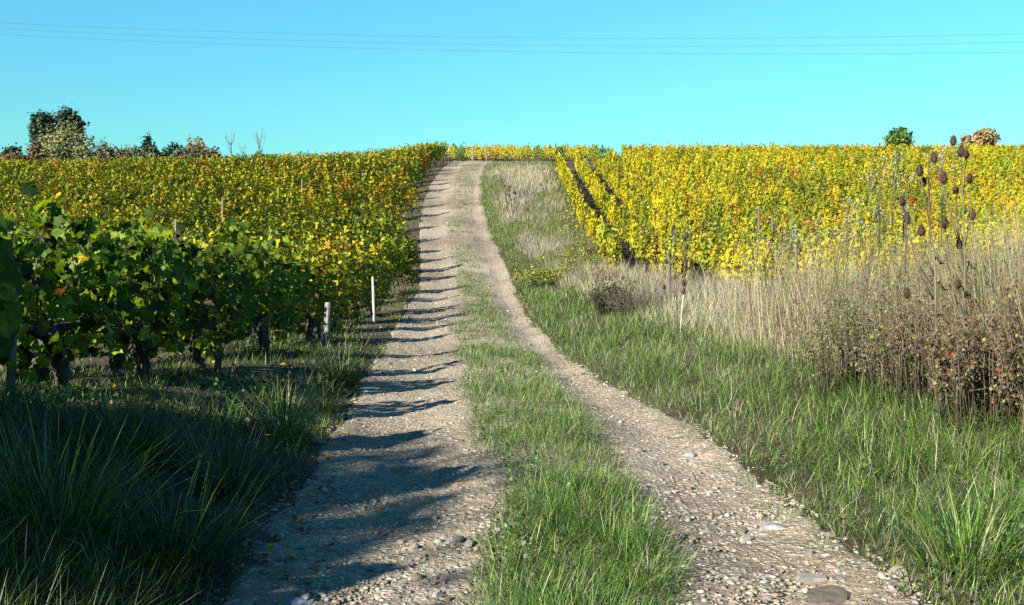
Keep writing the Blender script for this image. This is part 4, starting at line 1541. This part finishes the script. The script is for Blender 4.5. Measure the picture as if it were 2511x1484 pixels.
# ------------------------------------------------------------------ shrubs and brambles of the right bank
def bush(name, lab, cat, px, py, wpx, hpx, n_tw, n_lf, leaf, pl, tw_col, Y=None, group=None):
    if Y is None: x, Y = ground_at(px, py)
    else: x = at(px, py, Y).x
    g = float(gz(x, Y))
    W, H = wpx / 2650 * Y / 2, hpx / 2650 * Y
    t = thing(name, lab, cat, (x, Y, g), 0, group)
    p = Parts()
    tips = []
    for k in range(n_tw):
        a = rng.uniform(0, 6.283)
        r = math.sqrt(rng.random())
        e = np.array([W * r * math.cos(a), W * .7 * r * math.sin(a), H * (1 - (.12 if 'bramble' in name else .5) * r * r) * rng.uniform(.45, 1.08)])
        b = np.array([e[0] * (.8 if 'bramble' in name else .35), e[1] * (.8 if 'bramble' in name else .35), -.03])
        m = (b + e) / 2 + np.array([.06 * W * rng.standard_normal(), .06 * W * rng.standard_normal(), .12 * H])
        p.tube([b, m, e], [.0045, .0035, .0015], 3)
        for q in range(5):
            s = rng.uniform(.3, 1)
            c = (1 - s) ** 2 * b + 2 * s * (1 - s) * m + s * s * e
            e2 = c + np.array([rng.normal(0, .16 * W), rng.normal(0, .16 * W), abs(rng.normal(.05, .12)) * H])
            p.tube([c, e2], [.0022, .0010], 3)
            tips.append((c, e2))
    link('twigs', p.mesh('twigs', M[tw_col]), t)
    if n_lf:
        i = rng.integers(0, len(tips), n_lf)
        s = rng.random((n_lf, 1))
        a = np.array([q[0] for q in tips])[i]
        b = np.array([q[1] for q in tips])[i]
        P = a * (1 - s) + b * s + rng.normal(0, .02, (n_lf, 3))
        N = np.array([[-.3, -.4, .6]]) + .8 * rng.standard_normal((n_lf, 3))
        V, T, cc = scatter(LEAF_FAR, P, frames(N, rng.standard_normal((n_lf, 3))), leaf * rng.uniform(.6, 1.4, n_lf), pal(pl, n_lf))
        link('leaves', mesh_np('leaves', V, T, M['leaf'], cc), t)
    return t


RED = [((.20, .085, .05), 2), ((.36, .08, .045), 1.0), ((.15, .10, .06), 4), ((.17, .18, .05), 2.5), ((.09, .07, .045), 2), ((.40, .32, .09), .8)]
DRK = [((.05, .05, .03), 3), ((.11, .09, .05), 3), ((.06, .08, .02), 1.5), ((.14, .06, .03), .6)]
YGR = [((.34, .36, .03), 3), ((.20, .27, .03), 3), ((.50, .44, .03), 1.5), ((.10, .12, .03), 2)]
BRU = [((.27, .20, .13), 3), ((.20, .14, .09), 2), ((.26, .25, .08), 1.5)]
bush('bramble_bush', 'red leaved bramble at the right edge, behind the verge grass', 'bramble', 2440, 1010, 330, 330, 110, 4200, .014, RED + BRU, 'twig', 8.0)
bush('bramble_bush', 'brown and red bramble around the foot of the teasels', 'bramble', 2270, 985, 330, 310, 100, 3000, .012, DRK + BRU + RED + [(G3, 2)], 'twig', 8.9)
bush('bramble_bush', 'dark bramble mound at the right edge with almost black leaves', 'bramble', 2500, 930, 230, 340, 80, 3600, .015, DRK, 'twig', 9.2)
bush('bramble_bush', 'brownish weedy thicket left of the teasels', 'bramble', 2080, 955, 330, 270, 100, 2400, .012, BRU + [(G3, 3), (G2, 1)], 'teasel_stem', 9.8)
bush('bramble_bush', 'grey brown thicket behind the two tall teasels', 'bramble', 2300, 880, 420, 300, 120, 3000, .013, BRU + DRK + [(G3, 2)], 'teasel_stem', 11.2)
bush('bramble_bush', 'dark leafy spray reaching into the yellow vines at right', 'bramble', 2470, 860, 240, 300, 60, 1600, .015, DRK + [(G2, 1)], 'twig', 10.6)
bush('shrub', 'low yellow-green shrub where the verge bulges into the track bend', 'shrub', 1350, 700, 210, 62, 60, 2600, .026, YGR, 'twig')
bush('shrub', 'yellow-green leafy patch just above the dark bush', 'shrub', 1430, 675, 150, 85, 50, 1800, .024, YGR, 'twig')
bush('shrub', 'dark brown bush leaning over the verge grass in the middle right', 'shrub', 1495, 775, 130, 110, 70, 2200, .020, [((.045, .045, .028), 4), ((.09, .07, .045), 2), ((.12, .13, .04), 1)], 'twig')
bush('shrub', 'reddish brown twiggy bush next to the yellow-green shrub', 'shrub', 1478, 700, 90, 55, 40, 700, .018, RED, 'twig')
bush('shrub', 'brown twiggy shrub on the dry bank below the first vine row', 'shrub', 1425, 640, 120, 80, 60, 700, .022, BRU, 'teasel_stem')
bush('shrub', 'bare grey brushwood piled in front of the lowest vines', 'shrub', 1555, 680, 150, 80, 90, 0, .02, None, 'teasel_stem', 20)
bush('shrub', 'sprawling brown weed at the left track edge beyond the white post', 'shrub', 985, 735, 60, 60, 40, 500, .018, BRU + [(G3, 2)], 'teasel_stem')

# ------------------------------------------------------------------ small flowers
def flower(px, py, h, col, lab, Y=None, r=.018):
    x, Y = ground_at(px, py) if Y is None else (at(px, py, Y).x, Y)
    t = thing('dandelion', lab, 'flower', (x, Y, float(gz(x, Y))), 0)
    p = Parts()
    p.tube([[0, 0, -.02], [.01, 0, h * .5], [0, 0, h]], [.003, .0025, .002], 4)
    link('stem', p.mesh('stem', M['twig']), t)
    p = Parts()
    if col == 'puff':
        p.add(PV * r + [0, 0, h + r * .8], PT)
    else:
        for k in range(12):
            a = k * .5236
            c, s = math.cos(a), math.sin(a)
            p.add([[0, 0, h], [c * r - s * r * .25, s * r + c * r * .25, h + .006], [c * r + s * r * .25, s * r - c * r * .25, h + .006]], [[0, 1, 2]])
    link('flower_head', p.mesh('flower_head', M[col]), t)


flower(302, 1010, .17, 'puff', 'right of two white seed clocks below the vine trunks', 8.2, .02)
flower(287, 1012, .15, 'puff', 'left of two white seed clocks below the vine trunks', 8.2, .016)
flower(655, 1145, .14, 'petal_yellow', 'yellow flower in the big drooping tussock', 7.6, .022)
flower(678, 1175, .08, 'petal_yellow', 'yellow flower just below the first one by the drooping tussock', 7.4, .016)
flower(1540, 1115, .16, 'petal_yellow', 'tiny yellow flower in the strip grass', None, .012)

print('triangles', sum(len(o.data.loop_triangles) or sum(len(p.vertices) - 2 for p in o.data.polygons) for o in [] ), sum(len(m.loops) - 2 * len(m.polygons) for m in bpy.data.meshes))
